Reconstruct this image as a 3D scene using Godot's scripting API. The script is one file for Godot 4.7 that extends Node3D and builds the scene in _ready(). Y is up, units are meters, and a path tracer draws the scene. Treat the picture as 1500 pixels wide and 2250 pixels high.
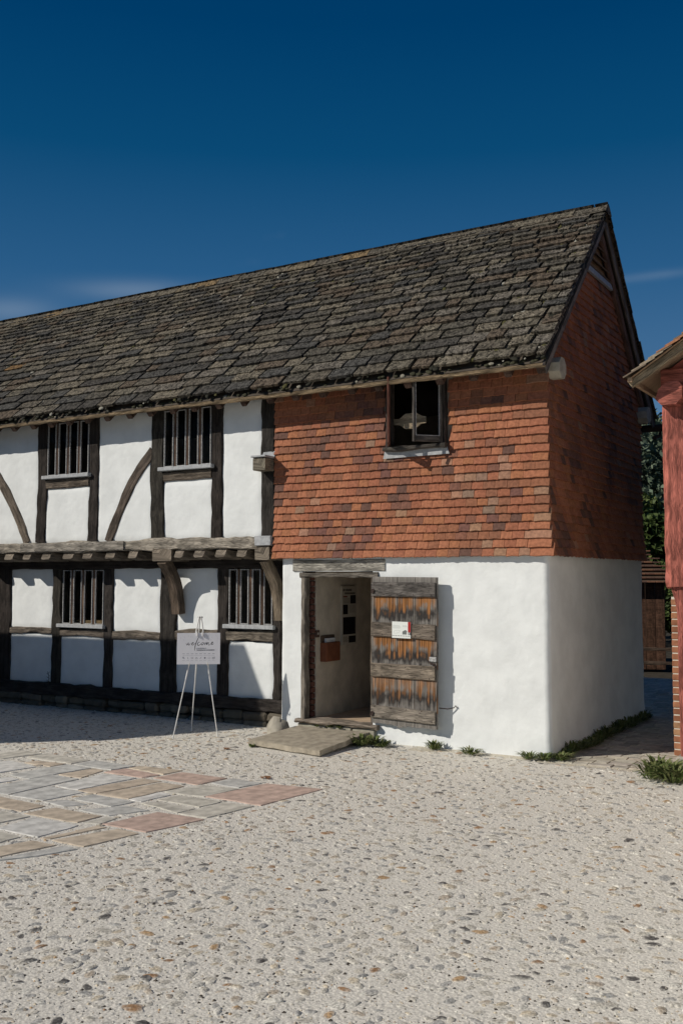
extends Node3D

# ---------------------------------------------------------------- mesh builder
class MB:
	var v := PackedVector3Array()
	var n := PackedVector3Array()
	var uv := PackedVector2Array()
	var c := PackedColorArray()
	var col := Color(1, 1, 1)
	func tri(a: Vector3, b: Vector3, d: Vector3, ua := Vector2.ZERO, ub := Vector2.ZERO, ud := Vector2.ZERO) -> void:
		# corners counter-clockwise seen from outside
		var nn := (b - a).cross(d - a).normalized()
		v.append(a); v.append(d); v.append(b)
		n.append(nn); n.append(nn); n.append(nn)
		uv.append(ua); uv.append(ud); uv.append(ub)
		c.append(col); c.append(col); c.append(col)
	func quad(a: Vector3, b: Vector3, d: Vector3, e: Vector3, ua := Vector2.ZERO, ub := Vector2(1, 0), ud := Vector2(1, 1), ue := Vector2(0, 1)) -> void:
		tri(a, b, d, ua, ub, ud)
		tri(a, d, e, ua, ud, ue)
	func trin(p: Array, nn: Array) -> void:
		v.append(p[0]); v.append(p[2]); v.append(p[1])
		n.append(nn[0]); n.append(nn[2]); n.append(nn[1])
		for k in 3:
			uv.append(Vector2.ZERO); c.append(col)
	func box(lo: Vector3, hi: Vector3) -> void:
		var p := []
		for k in 8:
			p.append(Vector3(hi.x if k & 1 else lo.x, hi.y if k & 2 else lo.y, hi.z if k & 4 else lo.z))
		var s := hi - lo
		quad(p[4], p[5], p[7], p[6], Vector2(0, s.y), Vector2(s.x, s.y), Vector2(s.x, 0), Vector2(0, 0))
		quad(p[1], p[0], p[2], p[3], Vector2(0, s.y), Vector2(s.x, s.y), Vector2(s.x, 0), Vector2(0, 0))
		quad(p[5], p[1], p[3], p[7], Vector2(0, s.y), Vector2(s.z, s.y), Vector2(s.z, 0), Vector2(0, 0))
		quad(p[0], p[4], p[6], p[2], Vector2(0, s.y), Vector2(s.z, s.y), Vector2(s.z, 0), Vector2(0, 0))
		quad(p[6], p[7], p[3], p[2], Vector2(0, s.z), Vector2(s.x, s.z), Vector2(s.x, 0), Vector2(0, 0))
		quad(p[0], p[1], p[5], p[4], Vector2(0, s.z), Vector2(s.x, s.z), Vector2(s.x, 0), Vector2(0, 0))
	func bbox(lo: Vector3, hi: Vector3, b: float, jit := 0.0, rng: RandomNumberGenerator = null) -> void:
		# bevelled box, 44 triangles, its corners a little uneven
		var ctr := (lo + hi) * 0.5
		var h := (hi - lo) * 0.5
		b = min(b, min(h.x, min(h.y, h.z)) * 0.9)
		var P := {}
		for sx in [-1, 1]:
			for sy in [-1, 1]:
				for sz in [-1, 1]:
					var o := Vector3.ZERO
					if rng:
						o = Vector3(rng.randf_range(-jit, jit), rng.randf_range(-jit, jit), rng.randf_range(-jit, jit) * 0.5)
					for ax in 3:
						var q := h - Vector3(b, b, b)
						q[ax] = h[ax]
						P[[sx, sy, sz, ax]] = ctr + o + Vector3(q.x * sx, q.y * sy, q.z * sz)
		for ax in 3:
			var u := (ax + 1) % 3
			var w := (ax + 2) % 3
			for s in [-1, 1]:
				var q := []
				for t in [[-1, -1], [1, -1], [1, 1], [-1, 1]]:
					var k := [0, 0, 0]
					k[ax] = s; k[u] = t[0]; k[w] = t[1]
					q.append(P[[k[0], k[1], k[2], ax]])
				if s < 0: q.reverse()
				quad(q[0], q[1], q[2], q[3])
			# the four edges that run along ax
			for s in [[-1, -1], [1, -1], [1, 1], [-1, 1]]:
				var k0 := [0, 0, 0]
				var k1 := [0, 0, 0]
				k0[ax] = -1; k1[ax] = 1
				k0[u] = s[0]; k1[u] = s[0]; k0[w] = s[1]; k1[w] = s[1]
				var a = P[[k0[0], k0[1], k0[2], u]]
				var d = P[[k0[0], k0[1], k0[2], w]]
				var e = P[[k1[0], k1[1], k1[2], w]]
				var f = P[[k1[0], k1[1], k1[2], u]]
				if s[0] * s[1] > 0: quad(a, d, e, f)
				else: quad(d, a, f, e)
		for sx in [-1, 1]:
			for sy in [-1, 1]:
				for sz in [-1, 1]:
					var a = P[[sx, sy, sz, 0]]
					var d = P[[sx, sy, sz, 1]]
					var e = P[[sx, sy, sz, 2]]
					if sx * sy * sz > 0: tri(a, d, e)
					else: tri(a, e, d)
	func append(o: MB, xf: Transform3D, tint := Color(1, 1, 1), smear := Color(0, 0, 0, 0)) -> void:
		var nb := xf.basis.inverse().transposed()
		for k in o.v.size():
			v.append(xf * o.v[k])
			n.append((nb * o.n[k]).normalized())
		uv.append_array(o.uv)
		for k in o.c.size():
			c.append(o.c[k] * tint if smear.a == 0.0 else smear.lerp(tint, o.c[k].r))
	func tube(pts: Array, r: float, sides := 8, cap := true) -> void:
		var rings := []
		for k in pts.size():
			var d: Vector3 = (pts[min(k + 1, pts.size() - 1)] - pts[max(k - 1, 0)]).normalized()
			var a := d.cross(Vector3.UP if abs(d.y) < 0.9 else Vector3.RIGHT).normalized()
			var b := d.cross(a)
			var ring := []
			for s in sides:
				var t := TAU * s / sides
				ring.append([pts[k] + (a * cos(t) + b * sin(t)) * r, a * cos(t) + b * sin(t)])
			rings.append(ring)
		for k in pts.size() - 1:
			for s in sides:
				var t := (s + 1) % sides
				var A = rings[k][s]; var B = rings[k][t]; var D = rings[k + 1][t]; var E = rings[k + 1][s]
				trin([A[0], B[0], D[0]], [A[1], B[1], D[1]])
				trin([A[0], D[0], E[0]], [A[1], D[1], E[1]])
		if cap:
			for s in sides - 2:
				tri(rings[0][0][0], rings[0][s + 2][0], rings[0][s + 1][0])
				var R = rings[-1]
				tri(R[0][0], R[s + 1][0], R[s + 2][0])
	func grid(P: Array, flip := false, hole := []) -> void:
		# P[row][col] points, smooth normals; col x row counter-clockwise outside unless flip
		var rows := P.size()
		var cols: int = P[0].size()
		var N := []
		for j in rows:
			var line := []
			for i in cols:
				var du: Vector3 = P[j][min(i + 1, cols - 1)] - P[j][max(i - 1, 0)]
				var dv: Vector3 = P[min(j + 1, rows - 1)][i] - P[max(j - 1, 0)][i]
				var nn := du.cross(dv).normalized()
				line.append(-nn if flip else nn)
			N.append(line)
		for j in rows - 1:
			for i in cols - 1:
				if hole.size() > 0 and i >= hole[0] and i < hole[1] and j < hole[2]: continue
				var a = P[j][i]; var b = P[j][i + 1]; var d = P[j + 1][i + 1]; var e = P[j + 1][i]
				var na = N[j][i]; var nb = N[j][i + 1]; var nd = N[j + 1][i + 1]; var ne = N[j + 1][i]
				if flip:
					trin([a, d, b], [na, nd, nb]); trin([a, e, d], [na, ne, nd])
				else:
					trin([a, b, d], [na, nb, nd]); trin([a, d, e], [na, nd, ne])
	func mesh(m: Material) -> ArrayMesh:
		var arr := []
		arr.resize(Mesh.ARRAY_MAX)
		arr[Mesh.ARRAY_VERTEX] = v
		arr[Mesh.ARRAY_NORMAL] = n
		arr[Mesh.ARRAY_TEX_UV] = uv
		arr[Mesh.ARRAY_COLOR] = c
		var am := ArrayMesh.new()
		am.add_surface_from_arrays(Mesh.PRIMITIVE_TRIANGLES, arr)
		am.surface_set_material(0, m)
		return am

var R := RandomNumberGenerator.new()
var NZ := FastNoiseLite.new()
var M := {}
var CAM := Vector3(3.69, 1.95, 10.49)
var used := {}

func rr(a: float, b: float) -> float: return R.randf_range(a, b)
func lin(r: float, g: float, b: float) -> Color: return Color(r, g, b)
func srgb(r: float, g: float, b: float) -> Color: return Color(r, g, b).linear_to_srgb()
func nz(x: float, y: float, z: float, f: float) -> float: return NZ.get_noise_3d(x * f, y * f, z * f)

func numbered(called: String) -> String:
	var k: int = used.get(called, 0)
	used[called] = k + 1
	return called if k == 0 else "%s_%03d" % [called, k]

func obj(called: String, mb: MB, m: Material, parent: Node = self) -> MeshInstance3D:
	var o := MeshInstance3D.new()
	o.mesh = mb.mesh(m)
	o.name = numbered(called) if parent == self else called
	parent.add_child(o, true)
	return o

func tag(o: Node, label: String, category: String, group := "") -> void:
	o.set_meta("label", label)
	o.set_meta("category", category)
	if group: o.set_meta("group", group)

func thing(called: String, label: String, category: String, at := Vector3.ZERO, turn := 0.0, group := "") -> Node3D:
	var o := Node3D.new()
	o.name = numbered(called)
	add_child(o)
	o.position = at
	o.rotation.y = turn
	tag(o, label, category, group)
	return o

func part(called: String, parent: Node) -> Node3D:
	var o := Node3D.new()
	o.name = called
	parent.add_child(o, true)
	return o

# places pieces: the `most` that show largest as meshes of their own, the rest joined
func pieces(list: Array, parent: Node, called: String, rest_called: String, m: Material, most := 300, smear := Color(0, 0, 0, 0)) -> void:
	list.sort_custom(func(a, b): return a.score > b.score)
	var cache := {}
	var rest := MB.new()
	for k in list.size():
		var p = list[k]
		if k < most:
			var key := str(p.id) + "/" + str(p.col)
			if not cache.has(key):
				var q := MB.new()
				q.append(p.t, Transform3D.IDENTITY, p.col, smear)
				cache[key] = q.mesh(m)
			var o := MeshInstance3D.new()
			o.mesh = cache[key]
			o.name = called
			o.transform = p.xf
			parent.add_child(o, true)
		else:
			rest.append(p.t, p.xf, p.col, smear)
	if rest.v.size() > 0:
		var o := obj(rest_called, rest, m, parent)
		o.set_meta("kind", "stuff")

# ---------------------------------------------------------------- textures
func noise_img(w: int, h: int, freq: float, oct: int, sd: int, stretch_to := Vector2i.ZERO) -> PackedByteArray:
	var f := FastNoiseLite.new()
	f.seed = sd
	f.noise_type = FastNoiseLite.TYPE_SIMPLEX_SMOOTH
	f.frequency = freq
	f.fractal_octaves = oct
	var im := f.get_seamless_image(w, h)
	if stretch_to != Vector2i.ZERO: im.resize(stretch_to.x, stretch_to.y, Image.INTERPOLATE_CUBIC)
	im.convert(Image.FORMAT_L8)
	return im.get_data()

func to_tex(w: int, h: int, data: PackedByteArray, fmt := Image.FORMAT_RGB8) -> ImageTexture:
	var im := Image.create_from_data(w, h, false, fmt, data)
	im.generate_mipmaps()
	return ImageTexture.create_from_image(im)

func b8(x: float) -> int: return int(clamp(x, 0.0, 1.0) * 255.0)
func s8(x: float) -> int:
	x = clamp(x, 0.0, 1.0)
	return int((12.92 * x if x < 0.0031308 else 1.055 * pow(x, 1.0 / 2.4) - 0.055) * 255.0)

func gray_tex(S: int, freq: float, oct: int, sd: int, lo: float, hi: float, contrast := 1.0) -> ImageTexture:
	var a := noise_img(S, S, freq, oct, sd)
	var out := PackedByteArray(); out.resize(S * S * 3)
	for k in S * S:
		var t: float = clamp((a[k] / 255.0 - 0.5) * contrast + 0.5, 0.0, 1.0)
		var g := s8(lerp(lo, hi, t))
		out[k * 3] = g; out[k * 3 + 1] = g; out[k * 3 + 2] = g
	return to_tex(S, S, out)

func height_tex(S: int, freq: float, oct: int, sd: int) -> ImageTexture:
	return to_tex(S, S, noise_img(S, S, freq, oct, sd), Image.FORMAT_L8)

func wood_tex(sd: int, lo: float) -> Array:
	# grain runs along u; returns colour and height
	var S := 512
	var a := noise_img(24, S, 0.035, 4, sd, Vector2i(S, S))
	var b := noise_img(8, S, 0.11, 3, sd + 1, Vector2i(S, S))
	var d := noise_img(S, S, 0.006, 3, sd + 2)
	var e := noise_img(48, S, 0.2, 2, sd + 3, Vector2i(S, S))
	var out := PackedByteArray(); out.resize(S * S * 3)
	var hh := PackedByteArray(); hh.resize(S * S)
	for k in S * S:
		var g := a[k] / 255.0
		var fine := b[k] / 255.0
		var crack: float = clamp((0.36 - e[k] / 255.0) * 6.0, 0.0, 1.0)
		var t := g * 0.55 + fine * 0.45
		t = clamp((t - 0.5) * 1.5 + 0.5 + (d[k] / 255.0 - 0.5) * 1.3, 0.0, 1.0)
		var val: float = lerp(lo, 1.0, t) * (1.0 - 0.75 * crack)
		out[k * 3] = s8(val); out[k * 3 + 1] = s8(val * 0.97); out[k * 3 + 2] = s8(val * 0.93)
		hh[k] = b8((g * 0.4 + fine * 0.6) * (1.0 - 0.8 * crack))
	return [to_tex(S, S, out), to_tex(S, S, hh, Image.FORMAT_L8)]

func slate_tex() -> ImageTexture:
	var S := 1024
	var a := noise_img(S, S, 0.006, 4, 11)
	var b := noise_img(S, S, 0.014, 5, 12)
	var d := noise_img(S, S, 0.022, 4, 13)
	var e := noise_img(S, S, 0.008, 4, 14)
	var out := PackedByteArray(); out.resize(S * S * 3)
	var h := noise_img(S, S, 0.04, 3, 15)
	for k in S * S:
		var f := 0.60 + 0.8 * (b[k] / 255.0 - 0.5) + 0.3 * (a[k] / 255.0 - 0.5)
		var r := f; var g := f * 0.965; var bl := f * 0.885
		# black moss and algae patches
		var moss: float = clamp((e[k] / 255.0 * 0.3 + d[k] / 255.0 * 0.42 + h[k] / 255.0 * 0.28 - 0.515) * 20.0, 0.0, 1.0)
		r = lerp(r, 0.07, moss); g = lerp(g, 0.07, moss); bl = lerp(bl, 0.06, moss)
		# pale lichen crusts, in spots and flecks
		var li: float = clamp(((1.0 - h[k] / 255.0) * 0.5 + (1.0 - a[k] / 255.0) * 0.2 + b[k] / 255.0 * 0.3 - 0.57) * 24.0, 0.0, 1.0)
		r = lerp(r, 1.0, li); g = lerp(g, 0.98, li); bl = lerp(bl, 0.90, li)
		out[k * 3] = s8(r); out[k * 3 + 1] = s8(g); out[k * 3 + 2] = s8(bl)
	return to_tex(S, S, out)

func door_tex() -> ImageTexture:
	# weathered planks: bare orange wood sheltered below each ledge, black mould further down, silver grey where rain reaches
	var W := 384
	var H := 768
	var a := noise_img(W, 16, 0.028, 3, 31, Vector2i(W, H))
	var b := noise_img(W, 10, 0.14, 3, 32, Vector2i(W, H))
	var d := noise_img(W, H, 0.012, 3, 33)
	var out := PackedByteArray(); out.resize(W * H * 3)
	# sections by height above the leaf's foot (leaf is 1.73 high): [foot, top]
	var secs := [[0.0, 0.06, 0.0], [0.21, 0.54, 0.75], [0.70, 1.02, 1.15], [1.19, 1.50, 1.1], [1.66, 1.73, 0.0]]
	for y in H:
		var hgt := 1.73 * (1.0 - (y + 0.5) / H)
		var dep := 1.0
		var strength := 0.0
		for s in secs:
			if hgt >= s[0] - 0.02 and hgt <= s[1] + 0.02:
				dep = clamp((s[1] - hgt) / (s[1] - s[0]), 0.0, 1.0)
				strength = s[2]
		for x in W:
			var k := y * W + x
			var g := a[k] / 255.0
			var fine := b[k] / 255.0
			var blot := d[k] / 255.0
			var u := (x + 0.5) / W
			var wobble := (g - 0.5) * 1.0 + (blot - 0.5) * 0.9
			var edge: float = min(min(abs(u - 0.0), abs(u - 0.40)), min(abs(u - 0.67), abs(u - 1.0))) * 7.0
			var orange: float = clamp((0.60 - dep + wobble * 0.75) * 3.0, 0.0, 1.0) * clamp(strength, 0.0, 1.0) * clamp(edge + 0.25 + (g - 0.4), 0.0, 1.0)
			var black: float = clamp((0.40 - abs(dep - 0.62) + wobble * 0.5) * 3.0, 0.0, 1.0) * clamp(strength + 0.1, 0.0, 1.0)
			var gr := 0.20 + 0.20 * (fine - 0.5) + 0.10 * (g - 0.5)
			var r := gr; var gg := gr * 0.94; var bb := gr * 0.86
			var dk := 0.022 + 0.035 * fine
			black = clamp(black * 1.25, 0.0, 1.0)
			r = lerp(r, dk, black); gg = lerp(gg, dk * 0.92, black); bb = lerp(bb, dk * 0.88, black)
			var f2: float = clamp(0.55 + 1.5 * (fine - 0.45), 0.12, 1.25)
			r = lerp(r, 0.40 * f2, orange); gg = lerp(gg, 0.185 * f2, orange); bb = lerp(bb, 0.07 * f2, orange)
			out[k * 3] = s8(r); out[k * 3 + 1] = s8(gg); out[k * 3 + 2] = s8(bb)
	return to_tex(W, H, out)

func stamp(im: Image, p: Vector2, r: float, col: Color) -> void:
	for y in range(int(p.y - r - 1), int(p.y + r + 2)):
		for x in range(int(p.x - r - 1), int(p.x + r + 2)):
			if x < 0 or y < 0 or x >= im.get_width() or y >= im.get_height(): continue
			var t: float = clamp(r + 0.5 - Vector2(x + 0.5, y + 0.5).distance_to(p), 0.0, 1.0)
			if t > 0.0: im.set_pixel(x, y, im.get_pixel(x, y).lerp(col, t))

func stroke(im: Image, pts: Array, r0: float, r1: float, col: Color) -> void:
	var cv := Curve2D.new()
	for k in pts.size():
		var p: Vector2 = pts[k]
		var d := Vector2.ZERO
		if k > 0 and k < pts.size() - 1: d = (pts[k + 1] - pts[k - 1]) / 6.0
		cv.add_point(p, -d, d)
	var L := cv.get_baked_length()
	var s := 0.0
	while s <= L:
		var t := s / L
		stamp(im, cv.sample_baked(s), lerp(r0, r1, sin(t * PI)), col)
		s += 0.8

func welcome_tex() -> ImageTexture:
	var W := 640
	var H := 470
	var im := Image.create(W, H, false, Image.FORMAT_RGB8)
	im.fill(Color(0.90, 0.90, 0.92))
	var ink := Color(0.10, 0.10, 0.13)
	# faint sprigs of leaves in the corners
	var pale := Color(0.80, 0.81, 0.84)
	for k in 16:
		var x := 40.0 + k * 37.0 + 14.0 * sin(k * 2.3)
		var y := 58.0 + 34.0 * sin(k * 1.7)
		if k > 3 and k < 11: y = 40.0
		stroke(im, [Vector2(x, y), Vector2(x + 10, y + 14), Vector2(x + 16, y + 34)], 0.8, 2.2, pale)
	# the word, drawn as pen strokes
	stroke(im, [Vector2(136, 150), Vector2(140, 172), Vector2(146, 182), Vector2(160, 165), Vector2(168, 148), Vector2(168, 172), Vector2(178, 183), Vector2(192, 165), Vector2(198, 152)], 1.6, 4.2, ink)
	stroke(im, [Vector2(212, 168), Vector2(232, 162), Vector2(244, 150), Vector2(236, 142), Vector2(222, 154), Vector2(218, 174), Vector2(232, 182), Vector2(256, 168), Vector2(272, 150)], 1.6, 4.2, ink)
	stroke(im, [Vector2(322, 58), Vector2(298, 112), Vector2(274, 176), Vector2(262, 232), Vector2(262, 258), Vector2(270, 260)], 2.0, 5.4, ink)
	stroke(im, [Vector2(338, 142), Vector2(326, 138), Vector2(306, 158), Vector2(304, 178), Vector2(318, 188), Vector2(344, 174), Vector2(358, 160)], 1.6, 4.4, ink)
	stroke(im, [Vector2(384, 144), Vector2(366, 152), Vector2(360, 172), Vector2(372, 182), Vector2(390, 168), Vector2(392, 150), Vector2(384, 144), Vector2(394, 152), Vector2(412, 150)], 1.6, 4.2, ink)
	stroke(im, [Vector2(412, 146), Vector2(412, 180), Vector2(424, 156), Vector2(438, 146), Vector2(438, 178), Vector2(452, 154), Vector2(466, 146), Vector2(464, 176), Vector2(476, 184), Vector2(492, 172), Vector2(502, 164)], 1.5, 4.2, ink)
	stroke(im, [Vector2(502, 164), Vector2(522, 156), Vector2(532, 144), Vector2(524, 138), Vector2(510, 152), Vector2(508, 170), Vector2(522, 178), Vector2(544, 160)], 1.6, 4.4, ink)
	# the rows of the day's timetable: times, a thin line, little symbols, captions
	var soft := Color(0.55, 0.56, 0.60)
	for k in 8:
		var x := 100.0 + k * 63.0
		stroke(im, [Vector2(x - 18, 312), Vector2(x + 18, 312)], 2.2, 2.6, soft)
		stroke(im, [Vector2(x - 20, 412), Vector2(x + 20, 412)], 1.6, 2.0, Color(0.66, 0.67, 0.70))
		stamp(im, Vector2(x, 336), 3.0, soft)
		match k:
			0: stroke(im, [Vector2(x - 14, 382), Vector2(x - 12, 364), Vector2(x + 2, 362), Vector2(x + 4, 384), Vector2(x + 18, 384)], 2.5, 5.0, soft)
			1: stroke(im, [Vector2(x, 360), Vector2(x - 4, 374), Vector2(x, 388), Vector2(x + 8, 390)], 1.6, 2.6, soft)
			2:
				stroke(im, [Vector2(x - 14, 360), Vector2(x - 10, 374), Vector2(x - 10, 390)], 2.2, 3.6, soft)
				stroke(im, [Vector2(x + 14, 360), Vector2(x + 10, 374), Vector2(x + 10, 390)], 2.2, 3.6, soft)
			3: stroke(im, [Vector2(x - 16, 388), Vector2(x, 364), Vector2(x + 16, 388), Vector2(x - 16, 388)], 2.0, 2.6, soft)
			4: stroke(im, [Vector2(x - 10, 390), Vector2(x, 376), Vector2(x + 10, 360)], 2.0, 3.4, soft)
			5: stamp(im, Vector2(x, 376), 13.0, Color(0.45, 0.46, 0.5))
			6: stroke(im, [Vector2(x - 14, 366), Vector2(x + 14, 366), Vector2(x + 14, 386), Vector2(x - 14, 386), Vector2(x - 14, 366)], 1.2, 1.6, soft)
			7: stroke(im, [Vector2(x - 14, 362), Vector2(x - 14, 388), Vector2(x + 14, 388), Vector2(x + 14, 362), Vector2(x, 376), Vector2(x - 14, 362)], 2.5, 4.0, soft)
	stroke(im, [Vector2(84, 336), Vector2(560, 336)], 0.8, 0.8, soft)
	im.generate_mipmaps()
	return ImageTexture.create_from_image(im)

func notice_tex() -> ImageTexture:
	var im := Image.create(320, 288, false, Image.FORMAT_RGB8)
	im.fill(Color(0.86, 0.88, 0.87))
	im.fill_rect(Rect2i(275, 0, 45, 180), Color(0.62, 0.15, 0.13))
	im.fill_rect(Rect2i(280, 182, 40, 46), Color(0.05, 0.05, 0.07))
	stroke(im, [Vector2(300, 190), Vector2(296, 200), Vector2(302, 208), Vector2(298, 222)], 4.0, 6.0, Color(0.85, 0.85, 0.85))
	for k in 11: im.fill_rect(Rect2i(4 + k * 29, 243, 18, 10), Color(0.12, 0.12, 0.13))
	for k in 7:
		im.fill_rect(Rect2i(10, 62 + k * 9, 120 + (k * 37) % 30, 3), Color(0.66, 0.68, 0.67))
		if k < 4: im.fill_rect(Rect2i(180, 62 + k * 9, 76 + (k * 23) % 12, 3), Color(0.66, 0.68, 0.67))
	# a drawing of a timber-framed house
	for y in range(150, 222):
		for x in range(180, 262):
			var roof := 150 + int(abs(x - 232) * 0.55)
			if y > roof and x < 256: im.set_pixel(x, y, Color(0.36, 0.38, 0.38) if (x / 7 + y / 9) % 2 == 0 else Color(0.50, 0.52, 0.51))
	stroke(im, [Vector2(180, 178), Vector2(232, 148), Vector2(262, 170)], 2.5, 3.0, Color(0.2, 0.2, 0.22))
	# a faint plan outline
	stroke(im, [Vector2(34, 178), Vector2(58, 158), Vector2(128, 154), Vector2(134, 172), Vector2(104, 196), Vector2(40, 206), Vector2(34, 178)], 1.2, 1.6, Color(0.62, 0.64, 0.63))
	im.generate_mipmaps()
	return ImageTexture.create_from_image(im)

func poster_tex() -> ImageTexture:
	var im := Image.create(200, 400, false, Image.FORMAT_RGB8)
	im.fill(Color(0.72, 0.70, 0.66))
	var k := Color(0.05, 0.05, 0.06)
	for x in [16, 30, 52, 66, 80, 94, 108, 122]: im.fill_rect(Rect2i(x, 18 + (x % 3), 10, 15), k)
	for x in range(38, 170, 13): im.fill_rect(Rect2i(x, 42 + (x % 2), 9, 13), k)
	im.fill_rect(Rect2i(18, 66, 54, 10), Color(0.45, 0.2, 0.16))
	im.fill_rect(Rect2i(112, 62, 76, 58), Color(0.12, 0.13, 0.14))
	im.fill_rect(Rect2i(14, 126, 66, 66), Color(0.08, 0.08, 0.11))
	im.fill_rect(Rect2i(14, 212, 170, 118), Color(0.09, 0.08, 0.10))
	im.fill_rect(Rect2i(90, 342, 96, 46), Color(0.10, 0.09, 0.09))
	for j in 8:
		im.fill_rect(Rect2i(18, 80 + j * 5, 80 + (j * 31) % 12, 2), Color(0.42, 0.40, 0.38))
		im.fill_rect(Rect2i(98, 130 + j * 7, 80 + (j * 17) % 10, 2), Color(0.42, 0.40, 0.38))
		im.fill_rect(Rect2i(16, 344 + j * 5, 60 + (j * 13) % 10, 2), Color(0.42, 0.40, 0.38))
	im.generate_mipmaps()
	return ImageTexture.create_from_image(im)

# ---------------------------------------------------------------- materials
func mat(alb: Color, rough: float, tex: Texture2D = null, scale := 1.0, tri := true, height: Texture2D = null, hs := 0.0, vc := true) -> StandardMaterial3D:
	var m := StandardMaterial3D.new()
	m.albedo_color = alb
	m.roughness = rough
	m.metallic_specular = 0.3
	m.vertex_color_use_as_albedo = vc
	if tex: m.albedo_texture = tex
	if tri:
		m.uv1_triplanar = true
		m.uv1_world_triplanar = true
		m.uv1_triplanar_sharpness = 4.0
	m.uv1_scale = Vector3.ONE * scale
	if height:
		m.heightmap_enabled = true
		m.heightmap_texture = height
		m.heightmap_scale = hs
	return m

func make_materials() -> void:
	var fine := height_tex(512, 0.03, 4, 3)
	var coarse := gray_tex(512, 0.012, 4, 5, 0.72, 1.0, 1.4)
	var mottle := gray_tex(512, 0.03, 5, 6, 0.45, 1.0, 1.6)
	M.plaster = mat(srgb(0.80, 0.835, 0.835), 0.9, gray_tex(512, 0.008, 5, 4, 0.90, 1.0, 1.6), 0.5, true, fine, 0.3)
	M.render_in = mat(srgb(0.60, 0.54, 0.45), 0.9, coarse, 0.5)
	M.boards = mat(srgb(0.42, 0.34, 0.25), 0.9, coarse, 0.7)
	M.limewash = mat(srgb(0.66, 0.63, 0.57), 0.9, coarse, 0.5)
	var w1 := wood_tex(41, 0.40)
	M.timber = mat(Color(1, 1, 1), 0.9, w1[0], 1.0, false, w1[1], 0.9)
	M.timber.uv1_scale = Vector3(0.8, 2.2, 1)
	M.slate = mat(Color(1, 1, 1), 0.92, slate_tex(), 0.8, true, fine, 1.2)
	M.tile = mat(Color(1, 1, 1), 0.88, gray_tex(512, 0.025, 5, 7, 0.66, 1.0, 1.4), 1.6, true, fine, 0.12)
	M.stone = mat(Color(1, 1, 1), 0.85, gray_tex(512, 0.012, 6, 16, 0.62, 1.0, 1.3), 1.1, true, fine, 0.12)
	M.cobble = mat(Color(1, 1, 1), 0.6, mottle, 3.1, true, fine, 0.2)
	M.mortar = mat(srgb(0.82, 0.79, 0.71), 0.95, gray_tex(1024, 0.05, 6, 8, 0.66, 1.0, 1.6), 0.9, true, height_tex(512, 0.06, 5, 9), 0.5)
	M.earth = mat(srgb(0.07, 0.06, 0.045), 0.95, mottle, 0.3)
	M.lead = mat(srgb(0.44, 0.46, 0.475), 0.6, coarse, 2.0)
	M.glaze = mat(srgb(0.48, 0.485, 0.48), 0.6, mottle, 2.0)
	M.white_metal = mat(srgb(0.74, 0.74, 0.72), 0.4)
	M.iron = mat(srgb(0.05, 0.035, 0.03), 0.7)
	M.leaf = mat(Color(1, 1, 1), 0.6, null, 1.0, false)
	M.leaf.backlight = Color(0.25, 0.3, 0.1)
	M.glass = StandardMaterial3D.new()
	M.glass.albedo_color = Color(0.05, 0.06, 0.06, 0.06)
	M.glass.metallic_specular = 0.12
	M.glass.transparency = BaseMaterial3D.TRANSPARENCY_ALPHA
	M.glass.roughness = 0.03
	M.door = mat(Color(1, 1, 1), 0.9, door_tex(), 1.0, false, null, 0.0)
	M.sign = mat(Color(1, 1, 1), 0.6, welcome_tex(), 1.0, false)
	M.notice = mat(Color(1, 1, 1), 0.5, notice_tex(), 1.0, false)
	M.poster = mat(Color(1, 1, 1), 0.6, poster_tex(), 1.0, false)
	M.red = mat(Color(1, 1, 1), 0.75, w1[0], 1.0, false, w1[1], 0.5)
	M.red.uv1_scale = Vector3(0.8, 2.2, 1)
	M.plain = mat(Color(1, 1, 1), 0.8, coarse, 1.0)

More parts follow.
